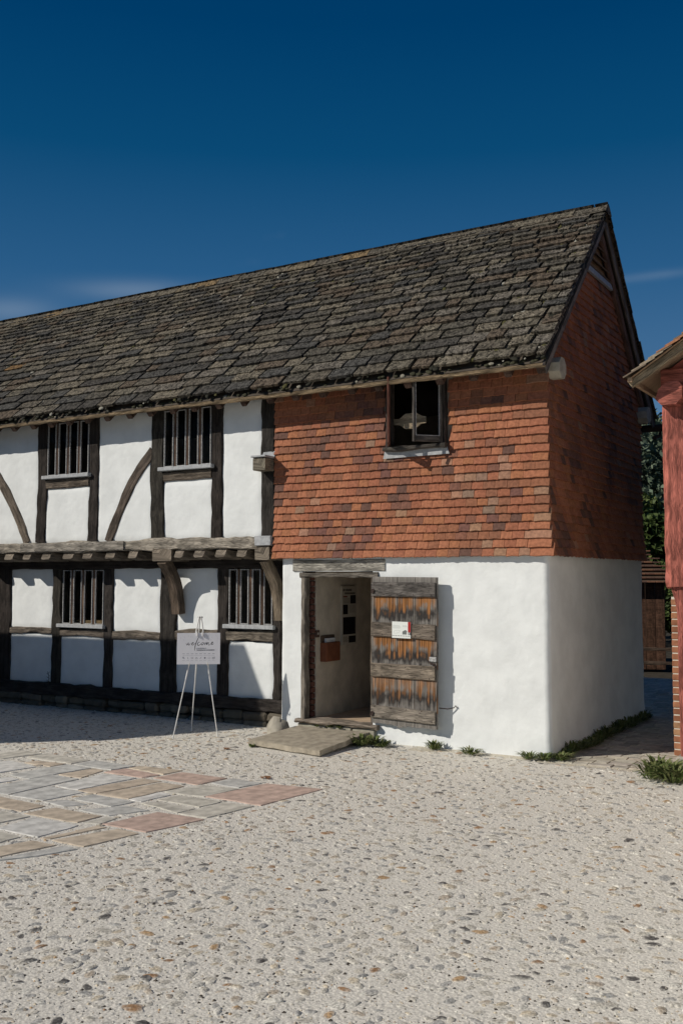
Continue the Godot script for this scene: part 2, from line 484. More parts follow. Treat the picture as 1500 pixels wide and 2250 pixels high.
# ---------------------------------------------------------------- timber
# a hewn beam swept along pts: w across, d towards `out`, edges worn and wavy
func beam(mb: MB, pts: Array, w: float, d: float, out: Vector3, tint: Color, rough := 0.006, cham := 0.014) -> void:
	mb.col = tint
	var L := 0.0
	for k in pts.size() - 1: L += pts[k].distance_to(pts[k + 1])
	var cv := Curve3D.new()
	for p in pts: cv.add_point(p)
	var nn: int = max(2, int(L / 0.11) + 1)
	var off := Vector2(R.randf() * 7.0, R.randf() * 7.0)
	var sd := R.randf() * 100.0
	var rings := []
	for k in nn:
		var s := L * k / (nn - 1)
		var p := cv.sample_baked(s)
		var e := 0.04
		var dir := (cv.sample_baked(min(s + e, L)) - cv.sample_baked(max(s - e, 0.0))).normalized()
		var side := dir.cross(out).normalized()
		var o := side.cross(dir).normalized()
		var hw := w * 0.5 + rough * 2.2 * nz(s, sd, 0, 1.6 * 100.0 / 100.0 * 1.2)
		var hd := d * 0.5
		var j := func(t: float) -> float: return rough * nz(s * 3.0, sd + t * 5.0, 1.0, 2.0) * 1.6
		var c: float = cham * (0.7 + 0.8 * abs(nz(s, sd, 9.0, 2.5)))
		var q := []
		q.append(p + side * (hw + j.call(0.0)) + o * (hd - c))
		q.append(p + side * (hw - c) + o * (hd + j.call(1.0)))
		q.append(p - side * (hw - c) + o * (hd + j.call(2.0)))
		q.append(p - side * (hw + j.call(3.0)) + o * (hd - c))
		q.append(p - side * (hw + j.call(3.0)) - o * (hd - c))
		q.append(p - side * (hw - c) - o * hd)
		q.append(p + side * (hw - c) - o * hd)
		q.append(p + side * (hw + j.call(0.0)) - o * (hd - c))
		rings.append([q, s])
	var vv := [0.0, 0.03, 0.03 + w, 0.06 + w, 0.06 + w + d, 0.09 + w + d, 0.09 + 2 * w + d, 0.12 + 2 * w + d, 0.12 + 2 * w + 2 * d]
	for k in nn - 1:
		var A = rings[k][0]; var B = rings[k + 1][0]
		for i in 8:
			var i2 := (i + 1) % 8
			mb.quad(A[i], A[i2], B[i2], B[i], off + Vector2(rings[k][1], vv[i]), off + Vector2(rings[k][1], vv[i + 1]), off + Vector2(rings[k + 1][1], vv[i + 1]), off + Vector2(rings[k + 1][1], vv[i]))
	for e in [0, nn - 1]:
		var q = rings[e][0].duplicate()
		if e == 0: q.reverse()
		for i in range(1, 7):
			mb.tri(q[0], q[i], q[i + 1], off, off + Vector2(0.04, 0.02 * i), off + Vector2(0.04, 0.02 * i + 0.02))

func timber(called: String, parent: Node, pts: Array, w: float, d: float, tint: Color, out := Vector3(0, 0, 1), rough := 0.006, m: Material = null) -> MeshInstance3D:
	var mb := MB.new()
	beam(mb, pts, w, d, out, tint, rough)
	return obj(called, mb, m if m else M.timber, parent)

# ---------------------------------------------------------------- plaster sheet, gently uneven, in the plane z = const
func plaster_panel(called: String, parent: Node, x0: float, x1: float, y0: float, y1: float, z: float, thick := 0.12) -> MeshInstance3D:
	var mb := MB.new()
	var nx: int = max(4, int((x1 - x0) / 0.05))
	var ny: int = max(4, int((y1 - y0) / 0.05))
	var P := []
	for j in ny + 1:
		var line := []
		for i in nx + 1:
			var x: float = lerp(x0, x1, float(i) / nx)
			var y: float = lerp(y0, y1, float(j) / ny)
			var e: float = min(min(x - x0, x1 - x), min(y - y0, y1 - y))
			var dz: float = 0.006 * nz(x, y, z, 1.9) + 0.0018 * nz(x, y, z, 8.0) - 0.018 * pow(clamp(1.0 - e / 0.06, 0.0, 1.0), 2.0)
			line.append(Vector3(x, y, z + dz))
		P.append(line)
	mb.grid(P)
	mb.box(Vector3(x0, y0, z - thick), Vector3(x1, y1, z - 0.03))
	return obj(called, mb, M.plaster, parent)

# ---------------------------------------------------------------- scene
func _ready() -> void:
	R.seed = 20240611
	NZ.seed = 5
	NZ.frequency = 1.0
	NZ.noise_type = FastNoiseLite.TYPE_SIMPLEX_SMOOTH
	NZ.fractal_octaves = 3
	setup_view()
	make_materials()
	build_ground()
	build_house()
	build_neighbour()
	build_opposite()
	build_market_hall()
	build_background()
	build_objects()
	build_plants()

func setup_view() -> void:
	var cam := Camera3D.new()
	cam.name = "camera"
	cam.fov = 2.0 * rad_to_deg(atan(1125.0 / 2187.0))
	cam.near = 0.05
	cam.far = 600.0
	cam.position = CAM
	cam.rotation_degrees = Vector3(3.79, 31.1, 0)
	add_child(cam)
	cam.current = true
	var env := Environment.new()
	env.background_mode = Environment.BG_SKY
	var sm := PanoramaSkyMaterial.new()
	sm.panorama = sky_panorama()
	var sky := Sky.new()
	sky.sky_material = sm
	env.sky = sky
	env.tonemap_mode = Environment.TONE_MAPPER_LINEAR
	env.tonemap_exposure = 1.0
	env.sdfgi_enabled = true
	env.ssao_enabled = true
	env.ssil_enabled = true
	var we := WorldEnvironment.new()
	we.name = "world_environment"
	we.environment = env
	add_child(we)
	var sun := DirectionalLight3D.new()
	sun.name = "sun"
	sun.light_energy = 1.2
	sun.light_color = Color(1.0, 0.965, 0.915)
	sun.light_angular_distance = 0.53
	sun.shadow_enabled = true
	add_child(sun)
	var el := deg_to_rad(32.0)
	var travel := Vector3(0.707 * cos(el), -sin(el), -0.707 * cos(el))
	sun.look_at_from_position(Vector3.ZERO, travel, Vector3.UP)

func sky_panorama() -> ImageTexture:
	# clear polarised blue, paler towards the horizon, the same all round, with thin wisps of high cloud low down
	var W := 2048
	var H := 1024
	var steps := [[0.0, 0.17, 0.29, 0.41], [4.0, 0.135, 0.245, 0.375], [8.0, 0.09, 0.195, 0.335], [12.0, 0.052, 0.145, 0.29], [17.0, 0.022, 0.104, 0.24], [23.5, 0.003, 0.066, 0.175], [30.0, 0.0, 0.044, 0.138], [45.0, 0.0, 0.030, 0.105], [90.0, 0.0, 0.022, 0.085]]
	var im := Image.create(W, H, false, Image.FORMAT_RGBF)
	var a := noise_img(96, 512, 0.02, 4, 71, Vector2i(W, H))
	var b := noise_img(W / 2, H, 0.03, 5, 72, Vector2i(W, H))
	var e := noise_img(W / 2, H / 2, 0.008, 2, 73, Vector2i(W, H))
	# wisps: [turn 0..1, height in degrees, half width, half height, strength]
	var puffs := [[0.9018, 18.3, 0.0065, 0.40, 0.50], [0.8808, 16.0, 0.011, 0.6, 0.34], [0.8619, 14.5, 0.007, 0.7, 0.30], [0.8937, 16.5, 0.006, 0.4, 0.26], [0.9054, 19.3, 0.0035, 0.2, 0.20], [0.9638, 16.4, 0.012, 0.2, 0.20]]
	for y in H:
		var el := 90.0 - 180.0 * (y + 0.5) / H
		var c := Color(0.2, 0.2, 0.18)
		if el >= 0.0:
			for k in steps.size() - 1:
				var p = steps[k]; var q = steps[k + 1]
				if el >= p[0] and el <= q[0]:
					var t: float = (el - p[0]) / (q[0] - p[0])
					c = Color(lerp(p[1], q[1], t), lerp(p[2], q[2], t), lerp(p[3], q[3], t))
		im.fill_rect(Rect2i(0, y, W, 1), c)
		if el < 2.0 or el > 21.0: continue
		var band: float = clamp((18.0 - el) / 6.0, 0.0, 1.0)
		for x in W:
			var k := y * W + x
			var n := a[k] / 255.0 * 0.55 + b[k] / 255.0 * 0.45
			var w: float = clamp((e[k] / 255.0 - 0.72) * 4.0, 0.0, 1.0) * clamp((n - 0.5) * 3.0, 0.0, 1.0) * band * 0.15
			for p in puffs:
				var dx: float = ((x + 0.5) / W - p[0]) / p[2]
				var dy: float = (el - p[1] - dx * 0.15) / p[3]
				var r := dx * dx + dy * dy
				if r < 4.0: w += exp(-r * 1.3) * p[4] * 0.62 * clamp((n - 0.46) * 6.0, 0.0, 1.0)
			if w > 0.003: im.set_pixel(x, y, c.lerp(Color(0.42, 0.50, 0.58), min(w, 0.6)))
	return ImageTexture.create_from_image(im)

func ground_h(x: float, z: float) -> float:
	return 0.012 * nz(x, 0, z, 0.35) + 0.006 * nz(x, 3, z, 1.7)

var FLAGS := [
	["r", -2.02, 3.36, -1.88, 2.63, -1.27, 2.60, -1.38, 3.42], ["g", -2.34, 2.88, -2.30, 2.59, -1.93, 2.63, -1.99, 2.92],
	["r", -2.97, 2.99, -2.90, 2.65, -2.36, 2.62, -2.40, 3.01], ["o", -2.47, 3.41, -2.38, 3.00, -1.96, 2.96, -2.04, 3.37],
	["b", -3.17, 3.78, -3.03, 3.09, -2.80, 3.08, -2.94, 3.79], ["b", -2.92, 3.80, -2.76, 3.13, -2.47, 3.12, -2.54, 3.80],
	["o", -2.30, 3.68, -2.26, 3.45, -1.76, 3.46, -1.81, 3.72], ["o", -2.31, 3.88, -2.24, 3.75, -1.81, 3.78, -1.83, 3.98],
	["o", -1.81, 3.99, -1.73, 3.48, -1.42, 3.47, -1.51, 3.99], ["w", -2.52, 3.81, -2.49, 3.46, -2.34, 3.48, -2.37, 3.82],
	["r", -2.08, 4.58, -1.98, 4.05, -1.49, 4.04, -1.62, 4.59], ["o", -5.41, 3.34, -5.28, 2.60, -4.91, 2.65, -5.05, 3.05],
	["o", -4.86, 2.89, -4.88, 2.62, -4.16, 2.65, -4.19, 2.90], ["g", -4.13, 2.91, -4.12, 2.64, -3.54, 2.63, -3.58, 2.94],
	["b", -3.51, 2.76, -3.50, 2.62, -2.96, 2.57, -3.00, 2.82], ["r", -3.56, 3.06, -3.50, 2.80, -3.01, 2.86, -3.07, 3.05],
	["w", -5.00, 3.59, -4.90, 3.10, -4.36, 3.22, -4.48, 3.80], ["b", -4.65, 3.11, -4.62, 2.96, -4.22, 2.95, -4.25, 3.13],
	["g", -4.28, 3.62, -4.17, 2.97, -3.84, 2.96, -3.96, 3.66], ["b", -3.88, 3.36, -3.80, 2.98, -3.62, 3.01, -3.57, 3.36],
	["w", -3.50, 3.75, -3.51, 3.14, -3.09, 3.10, -3.20, 3.76], ["g", -4.02, 4.25, -3.91, 3.41, -3.54, 3.42, -3.60, 4.22],
	["w", -4.27, 3.96, -4.20, 3.70, -4.03, 3.72, -4.09, 4.00], ["g", -3.56, 4.24, -3.52, 3.80, -3.07, 3.81, -3.13, 4.24],
	["b", -3.63, 4.61, -3.58, 4.34, -2.93, 4.39, -2.95, 4.64], ["g", -2.94, 4.06, -2.93, 3.85, -2.41, 3.86, -2.46, 4.10],
	["g", -3.07, 4.28, -2.96, 4.12, -2.69, 4.16, -2.79, 4.32], ["b", -2.87, 4.68, -2.81, 4.39, -2.28, 4.40, -2.28, 4.66],
	["g", -2.60, 4.33, -2.39, 4.02, -2.08, 4.05, -2.24, 4.35], ["o", -3.16, 4.98, -3.15, 4.72, -2.75, 4.73, -2.81, 5.05],
	["w", -2.66, 5.13, -2.70, 4.73, -2.20, 4.72, -2.20, 5.14], ["b", -2.15, 5.15, -2.07, 4.68, -1.97, 4.66, -2.08, 5.12],
	["b", -2.04, 5.14, -1.86, 4.64, -1.63, 4.66, -1.72, 5.14], ["o", -2.61, 5.37, -2.60, 5.18, -2.30, 5.21, -2.32, 5.46],
	["b", -2.26, 5.58, -2.15, 5.24, -1.91, 5.22, -2.01, 5.66], ["g", -1.98, 5.76, -1.85, 5.23, -1.71, 5.21, -1.80, 5.50],
	["o", -2.23, 4.63, -2.21, 4.40, -2.13, 4.38, -2.10, 4.60]]

func build_ground() -> void:
	var g := MB.new()
	var S := 200.0
	g.quad(Vector3(-S, -0.06, S), Vector3(S, -0.06, S), Vector3(S, -0.06, -S), Vector3(-S, -0.06, -S))
	var go := obj("ground", g, M.earth)
	go.set_meta("kind", "structure")
	# the yard: a bed of lime mortar
	var mb := MB.new()
	var P := []
	var nx := 200
	var nzz := 150
	for j in nzz + 1:
		var line := []
		for i in nx + 1:
			var x: float = lerp(-15.0, 9.0, float(i) / nx)
			var z: float = lerp(13.5, -0.7, float(j) / nzz)
			line.append(Vector3(x, ground_h(x, z) - (0.07 if x > -0.1 and z < 0.2 else 0.0), z))
		P.append(line)
	mb.grid(P)
	var yard := obj("yard_pavement", mb, M.mortar)
	yard.set_meta("kind", "structure")
	# cobbles
	var T := []
	for k in 14: T.append(cobble_template(true))
	var pal := [[0.53, 0.505, 0.44, 20], [0.56, 0.53, 0.455, 16], [0.44, 0.435, 0.41, 13], [0.36, 0.36, 0.345, 7], [0.68, 0.66, 0.59, 14], [0.58, 0.51, 0.39, 10], [0.47, 0.32, 0.18, 3], [0.36, 0.22, 0.12, 3], [0.12, 0.115, 0.11, 4], [0.46, 0.40, 0.32, 9]]
	var bag := []
	for p in pal:
		for k in p[3]: bag.append(Color(p[0] * 1.28, p[1] * 1.28, p[2] * 1.28))
	var list := []
	var step := 0.098
	var rows := int((7.9 + 0.45) / (step * 0.87))
	for j in rows:
		var z0 := -0.42 + j * step * 0.87
		# the strip of ground the frame shows at this depth, with a margin
		var xl := 3.69 - 1.22 * (10.49 - z0) - 0.3
		var xr := 3.69 - 0.20 * (10.49 - z0) + 0.9
		if z0 < 1.4: xr = min(xr, 2.3)
		var i := 0
		while true:
			var x := xl + (i + 0.5 * (j % 2)) * step + rr(-0.035, 0.035)
			i += 1
			if x > xr: break
			var z := z0 + rr(-0.035, 0.035)
			if R.randf() < 0.13: continue
			if in_flags(x, z, 0.03) or on_step(x, z): continue
			if x > -3.5 and z < 0.06: continue
			if x > 0.1 and z < 0.25: continue
			var big := R.randf()
			var a := rr(0.026, 0.056) * (1.3 if big > 0.85 else 1.0)
			var b := a * rr(0.45, 0.8)
			var hgt := rr(0.004, 0.013)
			var xf := Transform3D(Basis(Vector3.UP, rr(0, TAU)) * Basis.from_scale(Vector3(a, hgt, b)), Vector3(x, ground_h(x, z) - 0.002, z))
			xf.basis = Basis(Vector3(rr(-1, 1), 0, rr(-1, 1)).normalized(), rr(0, 0.16)) * xf.basis
			var id := R.randi() % 14
			var dist := CAM.distance_to(Vector3(x, 0, z))
			list.append({t = T[id], id = id, xf = xf, col = bag[R.randi() % bag.size()], score = a * b / (dist * dist * dist)})
	pieces(list, yard, "cobble", "distant_cobbles", M.cobble, 300, Color(0.86, 0.83, 0.745))
	# fine grit and chips trodden into the mortar
	var gr := MB.new()
	for k in 24000:
		var z := -0.4 + 8.2 * pow(R.randf(), 0.75)
		var x := rr(3.69 - 1.2 * (10.49 - z), 3.69 - 0.2 * (10.49 - z) + 0.6)
		if in_flags(x, z, -0.01) or on_step(x, z) or (x > -3.5 and z < 0.05): continue
		var r := rr(0.003, 0.013)
		gr.col = bag[R.randi() % bag.size()]
		if R.randf() < 0.16: gr.col = Color(0.10, 0.085, 0.07)
		var y := ground_h(x, z)
		var p := Vector3(x, y + r * rr(0.2, 0.8), z)
		var q := []
		var a0 := rr(0, TAU)
		for s in 4: q.append(Vector3(x + cos(a0 + s * TAU / 4) * r * rr(0.7, 1.6), y - 0.002, z - sin(a0 + s * TAU / 4) * r * rr(0.7, 1.6)))
		for s in 4: gr.tri(q[s], q[(s + 1) % 4], p)
	var gg := obj("grit", gr, M.cobble, yard)
	gg.set_meta("kind", "stuff")
	# flagstones
	var tints := {r = Color(0.54, 0.41, 0.345), g = Color(0.53, 0.53, 0.50), o = Color(0.53, 0.51, 0.445), b = Color(0.53, 0.455, 0.36), w = Color(0.65, 0.645, 0.61)}
	for f in FLAGS:
		var q := []
		var mid := Vector2((f[1] + f[3] + f[5] + f[7]) * 0.25, (f[2] + f[4] + f[6] + f[8]) * 0.25)
		for k in 4:
			var pt := Vector2(f[1 + k * 2], f[2 + k * 2])
			q.append(pt + (pt - mid).normalized() * 0.018)
		flag(yard, q, tints[f[0]] * rr(1.12, 1.28))
	# more of the same paving to the side of the frame
	for j in 8:
		var z := 2.7 + j * 0.5
		var x := -5.45 - j * 0.05
		if j > 2: x = -5.1 + (j - 2) * 0.32
		for i in 5:
			var w := rr(0.45, 0.75)
			var keys := ["g", "o", "b", "w", "r"]
			flag(yard, [Vector2(x - w, z + 0.47), Vector2(x - w, z), Vector2(x - 0.03, z), Vector2(x - 0.03, z + 0.47)], tints[keys[R.randi() % 5]] * 1.25)
			x -= w
	# the lane of flat setts beside the gable
	var lane := MB.new()
	lane.col = Color(0.86, 0.83, 0.76)
	var LP := []
	for j in 41:
		var line := []
		for i in 15:
			var x: float = lerp(-1.6, 5.2, i / 14.0)
			var z: float = lerp(0.32, -9.4, j / 40.0)
			line.append(Vector3(x, 0.004 + 0.01 * nz(x, 0, z, 0.6) - (0.012 if j == 0 else 0.0), z))
		LP.append(line)
	lane.grid(LP)
	var lo := obj("lane", lane, M.mortar)
	lo.set_meta("kind", "structure")
	var setts := []
	var ST := []
	for k in 8:
		var t := MB.new()
		t.bbox(Vector3(-0.5, -0.03, -0.5), Vector3(0.5, 0.0, 0.5), 0.012, 0.004, R)
		ST.append(t)
	var zz := 0.16
	while zz > -9.0:
		var d := rr(0.12, 0.19)
		var x := (0.03 if zz > -4.1 else -1.55) + rr(0, 0.1)
		while x < 2.0:
			var w := rr(0.13, 0.27)
			var id := R.randi() % 8
			var big := rr(0.8, 1.2)
			var tint := Color(0.56, 0.52, 0.44) * big
			if R.randf() < 0.06: tint = Color(0.5, 0.47, 0.42)
			var pos := Vector3(x + w * 0.5, 0.009 + 0.01 * nz(x, 0, zz, 0.6) + rr(-0.002, 0.003), zz - d * 0.5)
			setts.append({t = ST[id], id = id, xf = Transform3D(Basis(Vector3.UP, rr(-0.09, 0.09)) * Basis.from_scale(Vector3(w - 0.016, 1, d - 0.016)), pos), col = snap_col(tint), score = 1.0 / CAM.distance_to(pos) - (0.1 if x > 1.5 else 0.0)})
			x += w
		zz -= d
	pieces(setts, lo, "sett", "distant_setts", M.stone, 240)

func snap_col(c: Color) -> Color:
	return Color(snappedf(c.r, 0.04), snappedf(c.g, 0.03), snappedf(c.b, 0.03))

func flag(parent: Node, q: Array, tint: Color) -> void:
	var ctr: Vector2 = (q[0] + q[1] + q[2] + q[3]) * 0.25
	var mb := MB.new()
	mb.col = tint
	# outline with slightly uneven edges, a worn arris and a surface that is not quite flat
	var top := []
	var rim := []
	for k in 4:
		var a: Vector2 = q[k]
		var b: Vector2 = q[(k + 1) % 4]
		for s in 4:
			var p := a.lerp(b, s / 4.0)
			var d := (ctr - p).normalized()
			p += d * rr(0.0, 0.010)
			if s == 0: p += d * rr(0.002, 0.012)
			rim.append(p)
			top.append(p + d * 0.008)
	var n := rim.size()
	var tilt := Vector2(rr(-0.004, 0.004), rr(-0.004, 0.004))
	var y := func(p: Vector2) -> float: return 0.0075 + ground_h(p.x, p.y) + (p - ctr).dot(tilt) + 0.003 * nz(p.x, 7, p.y, 4.0)
	var C := Vector3(ctr.x, y.call(ctr), ctr.y)
	for k in n:
		var k2 := (k + 1) % n
		var A := Vector3(top[k].x, y.call(top[k]), top[k].y)
		var B := Vector3(top[k2].x, y.call(top[k2]), top[k2].y)
		var A2 := Vector3(rim[k].x, A.y - 0.008, rim[k].y)
		var B2 := Vector3(rim[k2].x, B.y - 0.008, rim[k2].y)
		# the list of corners runs clockwise seen from above
		mb.tri(C, B, A)
		mb.quad(A, B, B2, A2)
		mb.quad(A2, B2, B2 - Vector3(0, 0.05, 0), A2 - Vector3(0, 0.05, 0))
	obj("flagstone", mb, M.stone, parent)

func in_flags(x: float, z: float, m: float) -> bool:
	if z < 2.5: return false
	var p := Vector2(x, z)
	if x < -5.0 and z > 2.6 and z < 6.8: return true
	if x < -3.3 and z > 4.2 and z < 6.8: return true
	for f in FLAGS:
		var c := Vector2((f[1] + f[3] + f[5] + f[7]) * 0.25, (f[2] + f[4] + f[6] + f[8]) * 0.25)
		if c.distance_squared_to(p) > 0.6: continue
		var inside := true
		for k in 4:
			var a := Vector2(f[1 + k * 2], f[2 + k * 2])
			var k2 := (k + 1) % 4
			var b := Vector2(f[1 + k2 * 2], f[2 + k2 * 2])
			var e := (b - a).normalized()
			if e.cross(p - a) < -m: inside = false
		if inside: return true
	return false

func on_step(x: float, z: float) -> bool:
	return x > -3.35 and x < -2.1 and z < 1.25

func cobble_template(limed := false) -> MB:
	var mb := MB.new()
	var segs := 11
	var rad := []
	for s in segs: rad.append(rr(0.74, 1.16))
	var hts := [[1.0, -0.5, 0.0], [0.97, 0.1, 0.25], [0.74, 0.62, 0.85], [0.36, 0.90, 1.0]]
	var P := []
	var Wt := []
	for h in hts:
		var ring := []
		var wr := []
		for s in segs:
			var t: float = TAU * s / segs
			var r: float = h[0] * lerp(1.0, rad[s], h[0])
			ring.append(Vector3(cos(t) * r, h[1] + rr(-0.22, 0.22) * h[0], -sin(t) * r))
			wr.append(clamp(h[2] + rr(-0.45, 0.35), 0.0, 1.0) if limed else 1.0)
		P.append(ring)
		Wt.append(wr)
	var top := Vector3(rr(-0.2, 0.2), 1.0, rr(-0.2, 0.2))
	for j in 3:
		for s in segs:
			var s2 := (s + 1) % segs
			var ids := [[j, s], [j, s2], [j + 1, s2], [j, s], [j + 1, s2], [j + 1, s]]
			for t in 2:
				var q := []
				var nn := []
				for k in 3:
					var i = ids[t * 3 + k]
					q.append(P[i[0]][i[1]])
					nn.append(dome_n(P[i[0]][i[1]]))
				mb.trin(q, nn)
				# trin stores corners 0, 2, 1
				for k in [0, 2, 1]:
					var i = ids[t * 3 + k]
					var w: float = Wt[i[0]][i[1]]
					mb.c[mb.c.size() - 3 + [0, 2, 1].find(k)] = Color(w, w, w)
	for s in segs:
		var a = P[3][s]; var b = P[3][(s + 1) % segs]
		mb.trin([a, b, top], [dome_n(a), dome_n(b), Vector3.UP])
	return mb

func dome_n(p: Vector3) -> Vector3:
	return Vector3(p.x, max(p.y, -0.2) * 0.9 + 0.2, p.z).normalized()

# ---------------------------------------------------------------- the house
var DARK := Color(0.060, 0.054, 0.050)
var BROWN := Color(0.17, 0.135, 0.105)
var GREY := Color(0.52, 0.485, 0.42)
var MID := Color(0.24, 0.205, 0.17)

func tint_j(c: Color, a := 0.18) -> Color:
	var f := 1.0 + rr(-a, a)
	return Color(c.r * f, c.g * f, c.b * f)

func build_house() -> void:
	var H := thing("timber_framed_house", "long white plastered timber-framed house with stone-slate roof and tile-hung gabled end", "house")
	build_lower_block(H)
	build_upper_frame(H)
	build_lower_frame(H)
	build_tile_hanging(H)
	build_casement(H)
	build_door(H)
	build_roof(H)
	build_inside(H)

# plastered ground floor under the tiles, one skin round the corner, with the doorway left open
func build_lower_block(H: Node3D) -> void:
	var mb := MB.new()
	var xs := []
	# plan outline from the door side to the back: [position, outward]
	var path := []
	var add := func(p: Vector2, o: Vector2): path.append([p, o])
	var stops := []
	var x := -3.54
	add.call(Vector2(-3.54, -0.42), Vector2(-1, 0))
	add.call(Vector2(-3.54, -0.2), Vector2(-1, 0))
	add.call(Vector2(-3.535, -0.03), Vector2(-0.9, 0.3).normalized())
	add.call(Vector2(-3.515, -0.006), Vector2(-0.5, 0.8).normalized())
	for k in range(0, 7): add.call(Vector2(lerp(-3.49, -3.215, k / 6.0), 0), Vector2(0, 1))
	var d0 := path.size() - 1
	for k in range(1, 21): add.call(Vector2(lerp(-3.215, -2.195, k / 20.0), 0), Vector2(0, 1))
	var d1 := path.size() - 1
	for k in range(1, 46): add.call(Vector2(lerp(-2.195, -0.07, k / 45.0), 0), Vector2(0, 1))
	for k in range(1, 8):
		var t := PI / 2 * k / 7.0
		add.call(Vector2(-0.07 + 0.07 * sin(t), -0.07 + 0.07 * cos(t)), Vector2(sin(t), cos(t)))
	for k in range(1, 71): add.call(Vector2(0, lerp(-0.07, -3.9, k / 70.0)), Vector2(1, 0))
	add.call(Vector2(-0.03, -3.95), Vector2(0.6, -0.8))
	add.call(Vector2(-0.3, -3.97), Vector2(0, -1))
	var ys := []
	for k in 45: ys.append(lerp(-0.04, 2.03, k / 44.0))
	for k in range(1, 5): ys.append(lerp(2.03, 2.22, k / 4.0))
	var P := []
	for y in ys:
		var line := []
		for p in path:
			var q: Vector2 = p[0]
			var o: Vector2 = p[1]
			var bulge: float = 0.013 * nz(q.x, y, q.y, 0.9) + 0.003 * nz(q.x, y, q.y, 3.2) + 0.0012 * nz(q.x, y, q.y, 10.0)
			bulge += 0.03 * pow(clamp(1.0 - y / 0.35, 0.0, 1.0), 2.0)
			line.append(Vector3(q.x + o.x * bulge, y, q.y + o.y * bulge))
		P.append(line)
	mb.grid(P, false, [d0, d1, 44])
	# inner skin and reveals
	mb.box(Vector3(-3.50, -0.05, -0.17), Vector3(-3.23, 2.2, -0.05))
	mb.box(Vector3(-2.19, -0.05, -0.30), Vector3(-0.30, 2.2, -0.05))
	mb.box(Vector3(-3.23, 2.06, -0.30), Vector3(-2.19, 2.2, -0.05))
	mb.box(Vector3(-0.30, -0.05, -3.90), Vector3(-0.05, 2.2, -0.05))
	obj("plastered_wall", mb, M.plaster, H)
	# the lintel board let into the plaster and the frame of the doorway
	var lb := MB.new()
	beam(lb, [Vector3(-3.35, 2.105, -0.011), Vector3(-2.03, 2.105, -0.011)], 0.14, 0.04, Vector3(0, 0, 1), Color(0.52, 0.51, 0.47), 0.002, 0.004)
	obj("lintel_board", lb, M.timber, H)
	var fr := part("door_frame", H)
	timber("jamb", fr, [Vector3(-3.185, 0.16, -0.03), Vector3(-3.185, 1.955, -0.03)], 0.07, 0.11, Color(0.36, 0.33, 0.29))
	timber("jamb", fr, [Vector3(-2.20, 0.18, -0.05), Vector3(-2.20, 1.955, -0.05)], 0.06, 0.11, MID)
	timber("head", fr, [Vector3(-3.245, 1.985, -0.04), Vector3(-2.12, 1.985, -0.04)], 0.06, 0.12, Color(0.30, 0.28, 0.25))
	# threshold: a worn plank over three stones
	var sill := MB.new()
	beam(sill, [Vector3(-3.26, 0.185, -0.03), Vector3(-2.6, 0.19, -0.03), Vector3(-2.10, 0.18, -0.03)], 0.055, 0.26, Vector3(0, 0, 1), Color(0.46, 0.40, 0.34), 0.012, 0.02)
	obj("threshold", sill, M.timber, H)
	var xx := -3.24
	for w in [0.42, 0.36, 0.33]:
		var s := MB.new()
		s.col = Color(0.44, 0.42, 0.34) * rr(0.85, 1.1)
		s.bbox(Vector3(xx, -0.05, -0.2), Vector3(xx + w - 0.012, 0.155, 0.055 + rr(-0.008, 0.01)), 0.015, 0.006, R)
		obj("threshold_stone", s, M.stone, H)
		xx += w
	# iron stay of the door, loose on the wall
	var st := MB.new()
	st.tube([Vector3(-1.28, 0.47, 0.10), Vector3(-1.20, 0.46, 0.05), Vector3(-1.13, 0.475, 0.02), Vector3(-1.115, 0.50, 0.015), Vector3(-1.10, 0.475, 0.01)], 0.006, 6)
	obj("door_stay", st, M.iron, H)

func window(H: Node3D, x0: float, x1: float, y0: float, y1: float, z: float, n := 4) -> void:
	var w := part("window", H)
	var mul := 0.05
	var pw := (x1 - x0 - mul * (n - 1)) / n
	for k in n:
		var a := x0 + k * (pw + mul)
		var f := MB.new()
		f.col = Color(1, 1, 1)
		var zz := z + rr(-0.004, 0.004)
		f.bbox(Vector3(a, y0, zz - 0.012), Vector3(a + 0.017, y1, zz + 0.012), 0.003)
		f.bbox(Vector3(a + pw - 0.017, y0, zz - 0.012), Vector3(a + pw, y1, zz + 0.012), 0.003)
		f.bbox(Vector3(a + 0.017, y1 - 0.015, zz - 0.011), Vector3(a + pw - 0.017, y1, zz + 0.011), 0.003)
		f.bbox(Vector3(a + 0.017, y0, zz - 0.011), Vector3(a + pw - 0.017, y0 + 0.015, zz + 0.011), 0.003)
		obj("pane_frame", f, M.glaze, w)
		var g := MB.new()
		g.box(Vector3(a + 0.017, y0 + 0.015, zz - 0.002), Vector3(a + pw - 0.017, y1 - 0.015, zz + 0.001))
		obj("pane", g, M.glass, w)
		if k < n - 1:
			timber("mullion", w, [Vector3(a + pw + mul * 0.5, y0, z - 0.02), Vector3(a + pw + mul * 0.5, y1, z - 0.02)], 0.046, 0.05, Color(0.20, 0.13, 0.095), Vector3(0, 0, 1), 0.003)
	var s := MB.new()
	s.col = Color(1, 1, 1)
	s.bbox(Vector3(x0 - 0.06, y0 - 0.055, z - 0.06), Vector3(x1 + 0.06, y0 - 0.001, z + 0.075), 0.006, 0.003, R)
	obj("lead_sill", s, M.lead, w)

